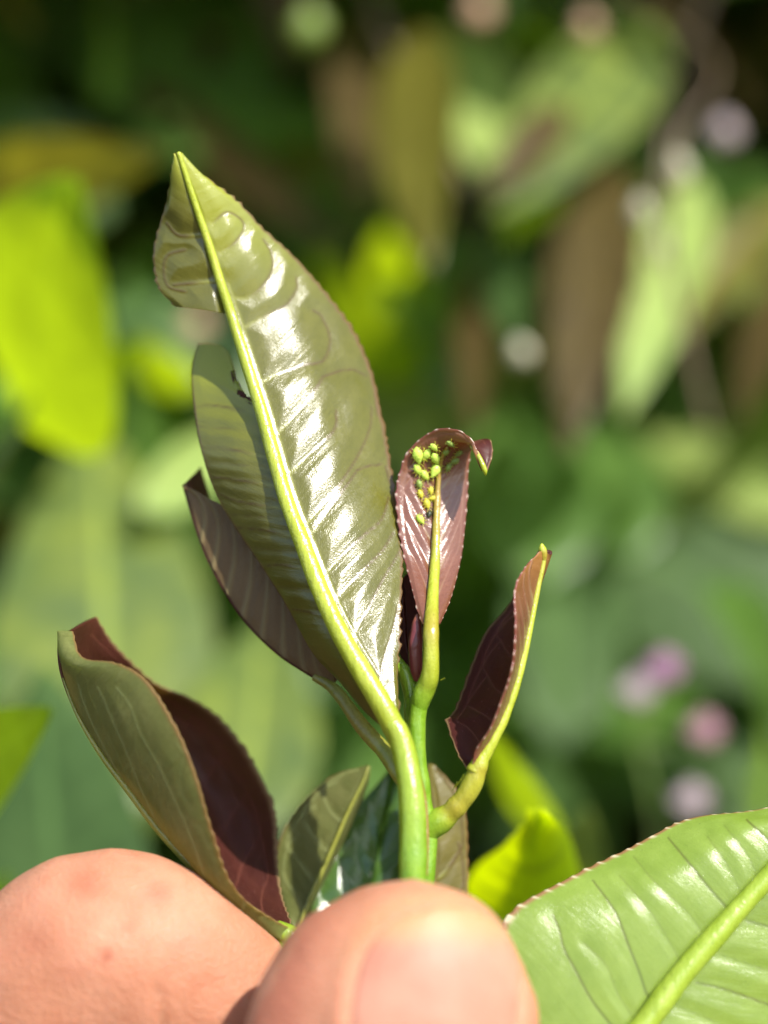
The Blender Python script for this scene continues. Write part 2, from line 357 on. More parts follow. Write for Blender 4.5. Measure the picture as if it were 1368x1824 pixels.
branch('branch with a glowing yellow-green leaf beside the shoot tip, left edge', (-60, 900, 95),
  [(-60, 900, 95, 16), (10, 790, 92, 12), (60, 700, 95, 8), (90, 640, 100, 4)],
  [((50, 770, 100), (120, 325, 68), 250, -30, 'lime', dict(fold=0.08)),
   ((-60, 330, 140), (290, 270, 116), 90, 30, 'olive'),
   ((40, 760, 104), (250, 610, 90), 60, 15, 'lime'),
   ((-20, 790, 96), (100, 560, 130), 60, -20, 'green')], M_GTWIG)
branch('branch of broad sage green leaves behind the folded leaf, lower left', (100, 1500, 130),
  [(60, 1500, 130, 14), (160, 1300, 128, 12), (260, 1100, 125, 10), (330, 950, 130, 5)],
  [((200, 1480, 98), (170, 740, 140), 215, 14, 'sage', dict(fold=0.10)),
   ((250, 910, 120), (430, 760, 136), 62, 20, 'pale'),
   ((430, 1500, 92), (470, 1100, 120), 135, 15, 'sage'),
   ((130, 1900, 75), (70, 1180, 92), 200, -10, 'teal', dict(fold=0.1)),
   ((-130, 1450, 70), (85, 1265, 34), 110, -15, 'lime'),
   ((-60, 1700, 72), (15, 1560, 62), 40, 10, 'lime')])
branch('branch of olive and brown leaves hanging behind the shoot tip, top centre', (600, -120, 190),
  [(620, -150, 190, 14), (660, -20, 185, 11), (700, 90, 180, 9), (830, 330, 170, 6), (850, 480, 170, 4)],
  [((740, 50, 160), (765, 480, 128), 92, 25, 'olive'),
   ((800, 40, 205), (890, 340, 175), 92, -5, 'pale'),
   ((620, 20, 195), (640, 400, 160), 55, -10, 'brown'),
   ((845, 470, 172), (845, 770, 140), 42, 10, 'brown'),
   ((240, 150, 210), (620, 450, 170), 50, 20, 'brown'),
   ((330, 130, 220), (600, 330, 200), 60, -20, 'olive')])
branch('branch with a long grey-green and a dark brown leaf, upper right', (1300, -150, 180),
  [(1320, -160, 180, 14), (1220, 100, 180, 11), (1180, 330, 175, 9), (1150, 600, 170, 5)],
  [((1170, 40, 180), (880, 380, 140), 120, 12, 'sage', dict(fold=0.10)),
   ((1090, 280, 170), (1010, 810, 132), 92, 8, 'brown'),
   ((1240, 320, 170), (1110, 740, 136), 74, 10, 'pale'),
   ((1400, 350, 170), (1130, 660, 150), 66, 20, 'olive'),
   ((1140, 40, 185), (1010, 180, 165), 56, -5, 'sage'),
   ((980, 330, 165), (900, 430, 150), 44, 10, 'lime'),
   ((870, 410, 170), (940, 640, 150), 50, 10, 'teal'),
   ((1010, 190, 150), (868, 345, 136), 46, 10, 'brown'),
   ((1440, 440, 170), (1310, 760, 160), 60, 35, 'brown')])
branch('branch of large blue-green leaves behind the pink flowers, right', (1450, 1500, 210),
  [(1480, 1500, 225, 14), (1330, 1200, 225, 11), (1200, 1000, 225, 8), (1020, 880, 225, 4)],
  [((1480, 1180, 200), (960, 880, 215), 185, 22, 'teal', dict(fold=0.1)),
   ((1000, 1330, 170), (1000, 900, 200), 120, 15, 'teal'),
   ((1500, 1440, 205), (960, 1270, 215), 160, 28, 'teal'),
   ((1420, 930, 205), (1130, 750, 225), 66, 10, 'pale'),
   ((1420, 1320, 205), (1330, 1000, 225), 90, 20, 'green'),
   ((900, 1560, 190), (1120, 1300, 225), 130, 10, 'teal'),
   ((1480, 900, 215), (1120, 640, 230), 110, 10, 'green')])
branch('branch of mid green leaves in the gap below the shoot tip, centre', (760, 900, 195),
  [(760, 980, 200, 10), (740, 800, 195, 8), (700, 620, 192, 6), (690, 520, 190, 3)],
  [((740, 700, 190), (560, 450, 160), 75, -25, 'lime'),
   ((720, 560, 190), (690, 400, 170), 62, -30, 'lime'),
   ((770, 880, 175), (680, 560, 200), 120, 10, 'sage'),
   ((970, 1040, 180), (900, 720, 205), 140, 10, 'green'),
   ((1130, 1000, 190), (1000, 700, 215), 120, 10, 'green'),
   ((560, 1250, 180), (640, 960, 200), 110, 0, 'green'),
   ((700, 1500, 190), (620, 1180, 210), 110, 0, 'green'),
   ((340, 700, 170), (250, 600, 140), 50, -20, 'lime')], M_GTWIG)
sprig = branch('sprig of one lime leaf glowing behind the thumb', (970, 1700, 45),
  [(960, 1800, 46, 10), (955, 1700, 45, 9), (950, 1620, 44, 7), (945, 1560, 43, 4)],
  [((990, 1500, 85), (865, 1290, 62), 42, -28, 'lime'),
   ((1020, 1640, 80), (1045, 1440, 70), 66, -10, 'sage')], M_GTWIG)

LM_ = [(928, 1700, 46), (938, 1620, 40), (950, 1540, 33), (958, 1480, 27), (964, 1440, 23)]
LL_ = [(880, 1690, 45), (832, 1600, 42), (848, 1545, 37), (898, 1505, 30), (957, 1442, 24)]
LR_ = [(1000, 1690, 51), (1034, 1600, 48), (1026, 1530, 40), (1000, 1466, 31), (972, 1440, 24)]
lf = blade('leaf', [(patch(rows3(LM_, LL_), 110, 30, [[(940, 1620), (900, 1590), (860, 1570)], [(950, 1550), (915, 1530), (895, 1515)]], (), 5, 0.1, 0.5, 40, 0.55, 2.2, seed=40, bulge=0.6), 0, 0),
                    (patch(rows3(LM_, LR_), 110, 30, [[(940, 1620), (985, 1580), (1020, 1560)], [(950, 1550), (985, 1520), (1005, 1490)]], (), 5, 0.1, 0.5, 40, 0.4, 2.2, seed=41, bulge=0.6), 0, 0)], [M_LIMEBL], sprig)

# flowering stem with round pink heads
M_PINK = bg_mat('pink_floret', (0.36, 0.17, 0.30), (0.44, 0.24, 0.36), (0.6, 0.3, 0.5), 0.3, 0.6)
M_PALEP = bg_mat('pale_pink_floret', (0.42, 0.34, 0.36), (0.5, 0.42, 0.42), (0.7, 0.5, 0.5), 0.3, 0.6)
M_ROSE = bg_mat('rose_floret', (0.38, 0.20, 0.24), (0.46, 0.27, 0.30), (0.6, 0.3, 0.3), 0.3, 0.6)
M_CREAM = bg_mat('cream_glint_bud', (0.62, 0.58, 0.42), (0.72, 0.67, 0.50), (0.6, 0.6, 0.3), 0.2, 0.4)
M_TAN = bg_mat('tan_glint_bud', (0.45, 0.27, 0.18), (0.55, 0.34, 0.22), (0.5, 0.3, 0.2), 0.2, 0.5)

def bud_mesh(r, l, seed):
    """a ribbed egg-shaped bud with a pointed end, mm, along +z"""
    n, k = 12, 14; t = np.linspace(0, 1, n); rr = r*np.sin(np.pi*np.clip(t, 0.02, 0.98))**0.8*(1.15-0.4*t); an = np.linspace(0, 2*np.pi, k, endpoint=False)
    rib = 1+0.10*np.cos(5*an+seed); V = np.stack([rr[:, None]*rib*np.cos(an), rr[:, None]*rib*np.sin(an), (t*l)[:, None]+0*an], -1).reshape(-1, 3)
    I = np.arange(n*k).reshape(n, k); F = [[I[i, j], I[i, (j+1) % k], I[i+1, (j+1) % k], I[i+1, j]] for i in range(n-1) for j in range(k)]
    F += [I[0, ::-1].tolist(), I[-1].tolist()]; return V, F

def bud(parent, name, p, d_to, r, l, mat, seed=0):
    b, t = U(np.array(p, float)), U(np.array(d_to, float)); z = (t-b)/np.linalg.norm(t-b)
    x = np.cross(z, (0, 1, 0)); x /= np.linalg.norm(x); y = np.cross(z, x)
    V, F = bud_mesh(r, l, seed); W_ = (V/1000)@np.stack([x, y, z], 1).T+b
    return mesh_obj(name, W_, F, mat, parent, attrs=dict(s=np.full(len(V), 0.5), uvw=V, veinuv=V))

fs = thing('flowering_stem', 'thin stem with small pink and white flower heads, right of the shoot', 'flower', tuple(U(np.array((1140, 1700, 152.)))))
tube('stem', [(1130, 1720, 152, 5), (1170, 1500, 152, 5), (1140, 1330, 152, 4), (1150, 1270, 152, 3)], M_GTWIG, fs, n=40, k=8)
for a, b, r, mt in (((1150, 1280), (1180, 1215), 2.0, M_PINK), ((1145, 1300), (1132, 1255), 1.9, M_PALEP), ((1155, 1330), (1250, 1325), 2.2, M_ROSE), ((1185, 1480), (1228, 1450), 2.1, M_PALEP)):
    tube('flower_stalk', [(*a, 152, 4), ((a[0]+b[0])/2, (a[1]+b[1])/2+6, 152, 3), (*b, 150, 3)], M_GTWIG, fs, n=16, k=8)
    h = bud(fs, 'flower_head', (*b, 150), (b[0]+15, b[1]-60, 146), r, 2.1*r, mt)
    for q in range(9):
        an = q*2.4; rr = 22+8*(q % 3)
        bud(h, 'floret', (b[0]+4, b[1]-18, 149), (b[0]+8+rr*math.cos(an), b[1]-40+rr*math.sin(an), 147+(q % 4)), 0.9, 3.2, mt, q)

bt = thing('glint_twig', 'added twig of cream and tan buds standing in for glints and dry bits, top right', 'branch', tuple(U(np.array((1250, 700, 150.)))))  # twig added to carry buds that stand in for glints and dry bits
tube('twig', [(1260, 760, 150, 8), (1215, 560, 148, 7), (1190, 400, 148, 6), (1210, 250, 148, 5), (1270, 100, 160, 4), (1000, -60, 200, 4), (820, -80, 220, 3)], M_TWIG, bt, n=80, k=8)
for i, (p, r, l, mt) in enumerate((((1215, 330, 145), 1.6, 5.6, M_CREAM), ((1140, 405, 145), 1.5, 5.5, M_CREAM), ((1172, 470, 182), 1.5, 6.0, M_CREAM), ((932, 650, 145), 1.5, 4.6, M_CREAM),
        ((852, 50, 215), 2.8, 6.5, M_TAN), ((1285, 260, 190), 2.5, 5.5, M_PALEP), ((1050, 70, 200), 2.2, 5, M_TAN), ((550, 80, 200), 2.9, 7.0, BG['pale']), ((345, 600, 210), 2.4, 5, M_TAN), ((150, 780, 150), 2.0, 4, M_CREAM))):
    bud(bt, 'bud', p, (p[0]+(i % 3-1)*12, p[1]-60, p[2]-4), r, l, mt, i)  # buds put in place of bright blurred glints

# ------------------------------------------------------------------ the mass of the shrub: far leaves that nobody could count
def mass(name, n, box, mats, seed, size=(38, 72), density=None):
    r = np.random.default_rng(seed); VV, FF, S, UV, VU, MI, o = [], [], [], [], [], [], 0
    protos = [leaf_grid(1, 0.2+0.04*k, 7, 2, 0.25, 0.12+0.05*k, 0.3*k-0.3, 0.05, k) for k in range(4)]
    while n > 0:
        p = r.uniform(box[0], box[1])
        if density is not None and r.random() > density(p): continue
        n -= 1
        V, F, s, uvw, vuv = protos[r.integers(4)]; L = r.uniform(*size)/1000
        X = r.normal(size=3)*(1, 0.8, 0.7)+(0, -0.3, -0.1); X /= np.linalg.norm(X)
        up = r.normal(size=3)*0.8+(0, -0.6, 0.7); y = np.cross(up, X); y /= np.linalg.norm(y); R = np.stack([X, y, np.cross(X, y)], 1)
        VV.append((V*L)@R.T+p); FF.append(F+o); o += len(V); S.append(s); UV.append(uvw*L*1000+r.uniform(0, 50, 3)); VU.append(vuv*L*1000); MI += [int(r.choice(len(mats), p=[0.62, 0.2, 0.08, 0.1]))]*len(F)
    ob = mesh_obj(name, np.concatenate(VV), np.concatenate(FF).tolist(), mats, None, MI, dict(s=np.concatenate(S), uvw=np.concatenate(UV), veinuv=np.concatenate(VU)))
    ob['kind'] = 'stuff'; return ob

mm = [BG['green'], BG['sage'], BG['olive'], BG['brown']]
def dens(p):
    return 1.0 if abs(p[0]) < 0.30 and abs(p[2]-Z0) < 0.30 else 0.45
f1 = mass('shrub_foliage', 18000, ((-0.75, 0.24, 0.25), (0.75, 0.75, 1.75)), mm, 3, density=dens)
f0 = mass('shrub_depths', 2600, ((-0.9, 0.75, 0.2), (0.9, 1.1, 1.9)), mm, 9, size=(80, 140))
tag(f0, 'dark leaves deep inside the shrub, behind all others', 'foliage')
tag(f1, 'dense dark green foliage of the shrub filling the picture behind', 'foliage')
f2 = mass('added_shade_foliage', 1300, ((-0.5, 0.17, Z0+0.095), (0.5, 0.36, Z0+0.38)), mm, 5,
          density=lambda p: 1.0 if (p[1]-0.09) > 0.6*(p[2]-Z0-0.095) and p[2]-Z0 > 0.038*(1+p[1]/0.16)+0.035 else 0.0)  # unseen leaves added overhead to keep the deeper shrub in shade
tag(f2, 'unseen leaves added above the view to shade the shrub', 'foliage')

# ------------------------------------------------------------------ the shoot held between the fingers
shoot = thing('leafy_shoot', 'young shoot with olive and maroon leaves pinched between thumb and finger', 'plant', tuple(U(np.array((738, 1640, 1.)))))

# main leaf: underside towards the camera, midrib a ridge, torn notch in one half
MM = [(712, 1318, -0.6), (684, 1262, -0.4), (650, 1205, 0.2), (607, 1130, 1.2), (570, 1050, 2.4), (540, 970, 3.5), (510, 890, 4.6), (487, 810, 5.7), (465, 730, 6.7), (440, 650, 7.7), (415, 570, 8.3), (392, 500, 8.4), (372, 435, 8.3), (350, 370, 8.1), (331, 312, 7.8), (318, 272, 7.6)]
RW = [0.1, 0.4, 1.1, 2.0, 3.1, 3.9, 4.7, 5.2, 5.4, 4.9, 3.6, 2.7, 1.9, 1.2, 0.6, 0.1]
RE = [(713, 1316), (709, 1262), (708, 1190), (712, 1095), (716, 1000), (707, 905), (694, 822), (679, 738), (661, 660), (628, 588), (579, 521), (523, 457), (468, 408), (424, 361), (368, 317), (322, 274)]
RE = [(*e, m[2]+w) for e, m, w in zip(RE, MM, RW)]
RC = [((m[0]+e[0])/2, (m[1]+e[1])/2, m[2]+k*w) for e, m, w, k in zip(RE, MM, RW, [.5, .5, .46, .42, .36, .33, .30, .29]+[.29]*8)]
V_MAIN = [[(379, 397), (405, 378), (431, 393), (433, 411), (416, 434), (392, 450)], [(403, 527), (439, 531), (469, 508), (485, 479), (483, 449), (469, 426)],
  [(424, 590), (469, 564), (506, 546), (528, 516), (528, 494)], [(452, 690), (490, 668), (540, 650), (575, 643), (588, 605), (573, 564), (558, 553)],
  [(487, 785), (500, 766), (528, 736), (566, 687), (580, 669), (625, 658), (651, 669)], [(510, 850), (554, 807), (595, 766), (599, 732)],
  [(540, 940), (566, 911), (603, 866), (640, 807), (659, 762), (662, 725)], [(550, 958), (589, 903), (623, 857), (642, 834), (680, 827)],
  [(576, 1026), (616, 982), (650, 952), (680, 925), (692, 887)], [(596, 1068), (642, 1020), (680, 982), (700, 950)],
  [(625, 1152), (640, 1110), (655, 1086), (680, 1036), (703, 998), (712, 979)], [(676, 1222), (682, 1180), (700, 1120), (708, 1080)], [(662, 658), (668, 700), (672, 740)], [(686, 830), (696, 870), (700, 900)]]
F_MAIN = [[(436, 640), (480, 612), (520, 594)], [(444, 665), (490, 640), (540, 615)], [(458, 712), (500, 690), (545, 668)], [(470, 740), (510, 708), (550, 684)], [(500, 820), (540, 780), (580, 740)], [(516, 872), (560, 830), (604, 790)], [(528, 905), (575, 865), (620, 818)],
  [(560, 985), (600, 940), (640, 895)], [(584, 1046), (630, 1000), (668, 965)], [(610, 1100), (650, 1048), (690, 1005)], [(640, 1170), (668, 1110), (700, 1050)], [(600, 690), (640, 720)], [(620, 600), (605, 640)]]
LM = [(*m[:2], m[2]+0.1) for m in MM[:9]]+[(440, 712, 7.8), (424, 690, 8.6)]
LE = [(708, 1318, -0.3), (650, 1268, 1.4), (604, 1214, 2.9), (556, 1162, 4.0), (511, 1080, 5.4), (462, 1003, 6.8), (391, 893, 8.6), (358, 800, 9.4), (344, 715, 10.8), (341, 655, 12.2), (352, 612, 13.0)]
LC = [None]*11
for i, (a, b) in enumerate(zip(LM, LE)):
    LC[i] = tuple((a[k]+b[k])/2 for k in (0, 1))+((a[2]+b[2])/2-0.5,)
LC[8] = (405, 708, 9.0); LC[9] = (392, 672, 10.2); LC[10] = (403, 622, 11.4)
V_LEFT = [[(391, 880), (425, 893), (500, 905)], [(463, 1009), (500, 1006), (535, 1012)], [(344, 727), (380, 722), (440, 733)], [(360, 796), (410, 800), (478, 815)], [(380, 850), (430, 856), (492, 866)], [(420, 940), (470, 944), (520, 955)], [(520, 1085), (550, 1090), (585, 1100)]]
F_LEFT = [[(350, 760), (410, 764), (468, 774)], [(370, 822), (430, 828), (485, 838)], [(405, 915), (455, 920), (508, 925)], [(445, 975), (490, 980), (525, 985)], [(490, 1045), (525, 1048), (560, 1055)]]
UM = [(400, 558, 8.5), (392, 520, 8.5), (384, 480, 8.5), (372, 435, 8.4), (350, 370, 8.2), (331, 312, 7.9), (318, 272, 7.7)]
UE = [(314, 547, 9.0), (284, 516, 9.2), (273, 462, 9.4), (281, 408, 9.2), (297, 358, 8.8), (305, 308, 8.2), (315, 274, 7.8)]
V_UP = [[(297, 397), (319, 419), (357, 419)], [(310, 508), (345, 505), (388, 500)], [(330, 445), (300, 455), (292, 480), (300, 510), (330, 520)]]
V_MAIN.append([(m[0]+r+9-0.25*i, m[1]+4) for i, (m, r) in enumerate(zip(MM[2:12], (21, 18.8, 17, 15.6, 14.2, 12.8, 11.5, 10.3, 9.2, 8.2)))])
leaf = blade('leaf', [(patch(rows3(MM, RE, RC), 320, 70, V_MAIN, (), 2.7, -0.03, 0.16, 20, 0.30, 1.05, seed=1), 0, 1),
                      (patch([[a, b, c] for a, b, c in zip(LM, LC, LE)], 240, 50, V_LEFT, F_LEFT, 2.4, 0.03, 0.10, 20, 0.04, 0.9, seed=2), 0, 1),
                      (patch(rows3(UM, UE), 140, 44, V_UP, (), 3.0, 0.05, 0.30, 22, 0.24, 1.0, seed=3, bulge=0.2, wav=0.1), 0, 1)], [M_ABAX, M_ADAX], shoot)
leaf['label'] = 'large shiny olive leaf with a torn notch'
mid = [(p[0], p[1], p[2]-0.22, r, q, g) for p, r, q, g in zip(MM, [20.5, 19.8, 18.6, 17.4, 16.2, 15, 13.8, 12.8, 11.5, 10.3, 9.2, 8.2, 7.2, 6, 5, 4], [0.1, 0.05]+[0]*14, [0.35, 0.15]+[0]*14)]
tube('midrib', mid, M_RIB, leaf, n=220, k=22, seed=1, wob=0.02)
tube('petiole', [(735, 1680, -3.4, 25, 0, 1), (735, 1570, -3.4, 24.5, 0, 1), (736, 1500, -2.9, 25, 0, 0.85), (733, 1420, -2.2, 23.5, 0, 0.6), (722, 1350, -1.4, 21.5, 0, 0.45), (710, 1308, -1.0, 20.6, 0.08, 0.33), (698, 1288, -0.8, 19.5, 0, 0.25)], M_RIB, leaf, n=120, k=22, seed=2, wob=0.02)

# stem behind the petiole, with its branches
stem = tube('stem', [(752, 1700, 0.2, 23, 0, 1), (752, 1570, 0.3, 22, 0, 1), (757, 1490, 1.0, 22, 0, 1), (751, 1420, 1.2, 17.5, 0, 1), (744, 1345, 1.3, 15, 0, 1), (742, 1300, 1.5, 15, 0, 1), (746, 1255, 1.6, 16.5, 0, 0.95), (752, 1232, 1.5, 16.5, 0, 0.85), (757, 1216, 1.4, 12, 0, 0.7)], M_RIB, shoot, n=120, k=20, seed=3)
tube('stem_seam', [(716, 1318, -1.0, 4.5, 1), (743, 1372, -0.9, 4, 1), (757, 1430, -1.2, 3.6, 1), (761, 1500, -1.9, 3, 0.8), (760, 1560, -2.4, 2, 0.6)], M_RIB_DIM, stem, n=60, k=8, seed=6)
for i, (a, b) in enumerate((((812, 1402, 0.3), (822, 1388, -0.3)), ((806, 1408, 0.2), (815, 1393, -0.6)), ((816, 1398, 0.3), (826, 1380, -0.3)), ((784, 1212, 1.5), (792, 1208, 1.2)))):
    tube('hair', [(*a, 1.0), (*b, 0.6)], M_RIB, stem, n=6, k=5)
# young stub and red bud in the fork
tube('bud_stalk', [(738, 1320, 2.6, 12), (731, 1270, 2.9, 12), (732, 1235, 3.2, 13), (724, 1205, 3.4, 13.5), (712, 1186, 3.8, 12), (700, 1170, 4.3, 9, 0.5)], M_STEM, stem, n=60, k=16, seed=7)
bd = tube('bud', [(744, 1212, 2.8, 7, 0.3), (741, 1190, 2.7, 11), (740, 1150, 2.7, 12.5), (742, 1118, 2.9, 10), (743, 1100, 3.0, 5, 0.7), (744, 1094, 3.0, 2, 0.8)], M_REDBUD, shoot, n=60, k=16, seed=8)
bl = blade('leaf', [(patch(rows3([(738, 1200, 5), (727, 1150, 5.4), (722, 1090, 5.8), (720, 1030, 6)], [(744, 1200, 4.8), (752, 1150, 4.6), (754, 1080, 4.8), (730, 1020, 5.6)]), 60, 20, th=0.15, seed=4), 0, 1),
                    (patch(rows3([(738, 1200, 5), (727, 1150, 5.4), (722, 1090, 5.8), (720, 1030, 6)], [(730, 1200, 5.4), (708, 1150, 6.2), (703, 1090, 6.4), (712, 1030, 6.2)]), 60, 20, th=0.15, seed=5), 0, 1)], [M_ADAX, M_ADAX], shoot)
bl['label'] = 'dark maroon leaf beside the bud'

# leaf carrying the aphids, its apex curled over
AM = [(768, 1120, 1.3), (771, 1060, 2.3), (775, 1000, 3.3), (777, 940, 4.2), (779, 885, 4.9), (782, 845, 5.1), (787, 815, 4.8), (797, 796, 4.2), (815, 788, 3.3), (838, 794, 2.5), (852, 812, 2.0), (863, 836, 1.8)]
AL = [(752, 1112, 1.2), (738, 1066, 1.9), (722, 1000, 2.7), (711, 940, 3.5), (706, 880, 4.2), (713, 838, 4.4), (728, 803, 4.2), (757, 776, 3.7), (795, 763, 2.9), (832, 776, 2.2), (850, 803, 1.8), (860, 838, 1.7)]
AR = [(784, 1112, 1.7), (804, 1062, 3.2), (820, 1000, 4.4), (828, 940, 5.3), (832, 880, 6.0), (834, 840, 6.2), (837, 812, 6.1), (842, 796, 5.6), (856, 786, 4.6), (874, 786, 3.4), (877, 812, 2.5), (868, 841, 1.9)]
AM, AL, AR = [[(x, y, d+2.8*min(1, (1120-y)/120+0.15)) for x, y, d in c] for c in (AM, AL, AR)]
VA = side_veins(AM, AL, [0.06, 0.14, 0.22, 0.30, 0.38, 0.46], 0.10) + side_veins(AM, AR, [0.06, 0.14, 0.22, 0.30, 0.38, 0.46], 0.10)
FA = side_veins(AM, AL, [0.03, 0.08, 0.10, 0.12, 0.165, 0.19, 0.245, 0.27, 0.33, 0.36], 0.10, loop=False)
aleaf = blade('leaf', [(patch(rows3(AM, AL), 240, 40, VA, (), 2.0, -0.03, 0.12, 9, 0.11, 0.95, seed=6, flip=None, tips=1.0, bulge=0.15, th=0.18), 0, 1),
                       (patch(rows3(AM, AR), 240, 40, VA, (), 2.0, 0.02, 0.05, 14, 0.11, 0.95, seed=7, tips=1.0, bulge=0.15, th=0.18), 0, 1)], [M_MAROON, M_ADAX], shoot)
aleaf['label'] = 'maroon leaf with a curled apex carrying aphids'
tube('midrib', [(745, 1268, 1.6, 14, 0, 1), (750, 1244, 1.5, 17.5, 0, 0.9), (759, 1224, 1.3, 17.8, 0.05, 0.7), (766, 1202, 1.0, 16, 0.1, 0.3), (768, 1165, 0.9, 14.4, 0.1)]+[(m[0], m[1], m[2]-o, r, e) for m, r, e, o in zip(AM[:8], (13.6, 11, 8.8, 7, 5.5, 4.5, 3.6, 3), (0.4, 0, 0.15, 0.5, 0.65, 0.7, 0.7, 0.6), (.4, .45, .4, .35, .3, .25, .2, .1))], M_RIB, aleaf, n=220, k=18, seed=9)
tube('leaf_tip', [(m[0], m[1], m[2]-0.1, r, e) for m, r, e in zip(AM[-3:], (3, 5, 5.5), (0.5, 0.1, 0))]+[(865, 846, AM[-1][2], 2)], M_RIB, aleaf, n=24, k=14, seed=11, wob=0.12)

# leaf folded along its midrib, right of the stem
FM = [(842, 1376, 0.2), (868, 1334, 0.5), (896, 1280, 1.0), (916, 1225, 1.6), (932, 1165, 2.3), (945, 1105, 3.0), (956, 1050, 3.6), (966, 1005, 4.0), (968, 982, 4.1)]
FN = [(838, 1366, 0.0), (852, 1342, -0.6), (872, 1300, -1.2), (894, 1250, -1.6), (911, 1190, -1.7), (919, 1120, -1.3), (915, 1052, -0.3), (936, 1012, 1.6), (962, 982, 3.6)]
FF = [(836, 1370, 0.6), (806, 1328, 2.6), (791, 1280, 3.8), (802, 1246, 5.0), (838, 1184, 7.0), (872, 1130, 8.0), (905, 1080, 8.0), (940, 1025, 6.6), (967, 981, 4.3)]
VF = side_veins(FM, FN, [0.10, 0.2, 0.3, 0.4, 0.5, 0.6, 0.68], 0.16, loop=False)
rleaf = blade('leaf', [(patch(rows3(FM, FN), 200, 36, VF, (), 2.0, 0.05, 0.08, 10, 0.16, 0.95, seed=8, tips=0.5, wav=0.08), 0, 1),
                       (patch(rows3(FM, FF), 200, 50, side_veins(FM, FF, [0.1, 0.22, 0.34, 0.46, 0.58], 0.1), (), 2.2, -0.03, 0.08, 20, 0.24, 1.1, seed=9, bulge=-0.6, wav=0.3), 1, 0)], [M_MAROON, M_ADAX], shoot)
rleaf['label'] = 'folded maroon leaf on a bent stalk'
tube('midrib', [(p[0]+1, p[1], p[2], r, q) for p, r, q in zip(FM, [15, 12, 10, 8.5, 7.5, 6.5, 5.5, 5, 5], [0.2, 0, 0, 0, 0, 0, 0.2, 0.2, 0])], M_RIB, rleaf, n=120, k=16, seed=12)
tube('petiole', [(746, 1520, 1.0, 16, 0, 1), (752, 1494, 1.0, 22, 0, 1), (764, 1474, 1.0, 25, 0, 0.9), (782, 1463, 0.9, 24.5, 0.03, 0.8), (796, 1453, 0.8, 21, 0.15, 0.5), (810, 1440, 0.6, 19, 0.4, 0.2), (830, 1416, 0.4, 18.5, 0.3), (844, 1390, 0.3, 18, 0.25), (851, 1370, 0.3, 16.5, 0.35), (858, 1352, 0.35, 13.5, 0.05), (866, 1338, 0.45, 11.5, 0)], M_RIB, rleaf, n=120, k=20, seed=13)
tube('leaf_tip', [(969, 998, 4.0, 4, 0.3), (968, 986, 4.0, 7, 0.5), (966, 977, 4.0, 7), (965, 969, 4.0, 3)], M_RIB, rleaf, n=20, k=12, seed=14, wob=0.1)

# leaf folded along its midrib, beside the finger
GM = [(522, 1672, 1.0), (470, 1640, 1.0), (410, 1596, 1.2), (345, 1540, 1.5), (285, 1476, 1.9), (232, 1408, 2.3), (182, 1342, 2.7), (140, 1272, 3.2), (114, 1206, 3.8), (107, 1162, 4.2), (110, 1132, 4.8)]
GN = [(524, 1662, 0.6), (492, 1646, -0.3), (440, 1608, -1.6), (400, 1552, -2.7), (374, 1478, -3.4), (352, 1388, -3.6), (318, 1300, -3.2), (262, 1218, -2.2), (202, 1182, -0.8), (146, 1166, 1.4), (128, 1124, 3.6)]
GF = [(526, 1666, 1.6), (514, 1640, 4.6), (500, 1590, 8.4), (494, 1520, 11.8), (489, 1440, 14.6), (456, 1362, 16.4), (404, 1294, 17.2), (338, 1244, 17.0), (268, 1212, 15.4), (206, 1150, 13.0), (176, 1098, 11.0)]
GC = [(m[0]*0.55+f[0]*0.45, m[1]*0.55+f[1]*0.45, m[2]+(f[2]-m[2])*k) for m, f, k in zip(GM, GF, (.5, .7, .9, 1.02, 1.05, 1.05, 1.02, 1, .9, .7, .5))]
VG = [[(390, 1585), (365, 1520), (340, 1460), (300, 1370), (262, 1300), (240, 1250), (215, 1220)], [(440, 1612), (415, 1560), (395, 1500), (370, 1420), (352, 1370), (318, 1320)], [(300, 1490), (268, 1420), (235, 1330), (200, 1250), (185, 1220)], [(220, 1390), (185, 1320), (160, 1260), (150, 1215)]]
FG = [[(340, 1530), (310, 1450), (270, 1370)], [(410, 1590), (385, 1530), (360, 1470)], [(262, 1440), (230, 1370), (200, 1300)], [(350, 1440), (330, 1400), (330, 1350)]]
gleaf = blade('leaf', [(patch(rows3(GM, GN), 260, 60, VG, FG, 1.8, 0.02, 0.07, 20, 0.20, 1.0, seed=10, bulge=0.7, wav=0.16), 0, 1),
                       (patch(rows3(GM, GF, GC), 240, 60, side_veins(GM, GF, [0.1, 0.2, 0.3, 0.4, 0.5, 0.6], 0.08), (), 2.0, -0.03, 0.10, 24, 0.22, 1.0, seed=11, wav=0.2), 1, 0)], [M_ABAX2, M_ADAX], shoot)
gleaf['label'] = 'leaf folded into a cup, olive outside and maroon inside'
tube('midrib', [(p[0]-2, p[1]+2, p[2], r, 0) for p, r in zip(GM[:9], [17, 14, 11, 9, 7.5, 6.5, 5, 3.5, 1.5])], M_RIB_DIM, gleaf, n=120, k=14, seed=15)
tube('petiole', [(508, 1740, 1.0, 26), (510, 1700, 1.0, 26), (518, 1672, 0.9, 22, 0.2), (490, 1652, 0.9, 15, 0.1)], M_STEM, gleaf, n=50, k=18, seed=16)

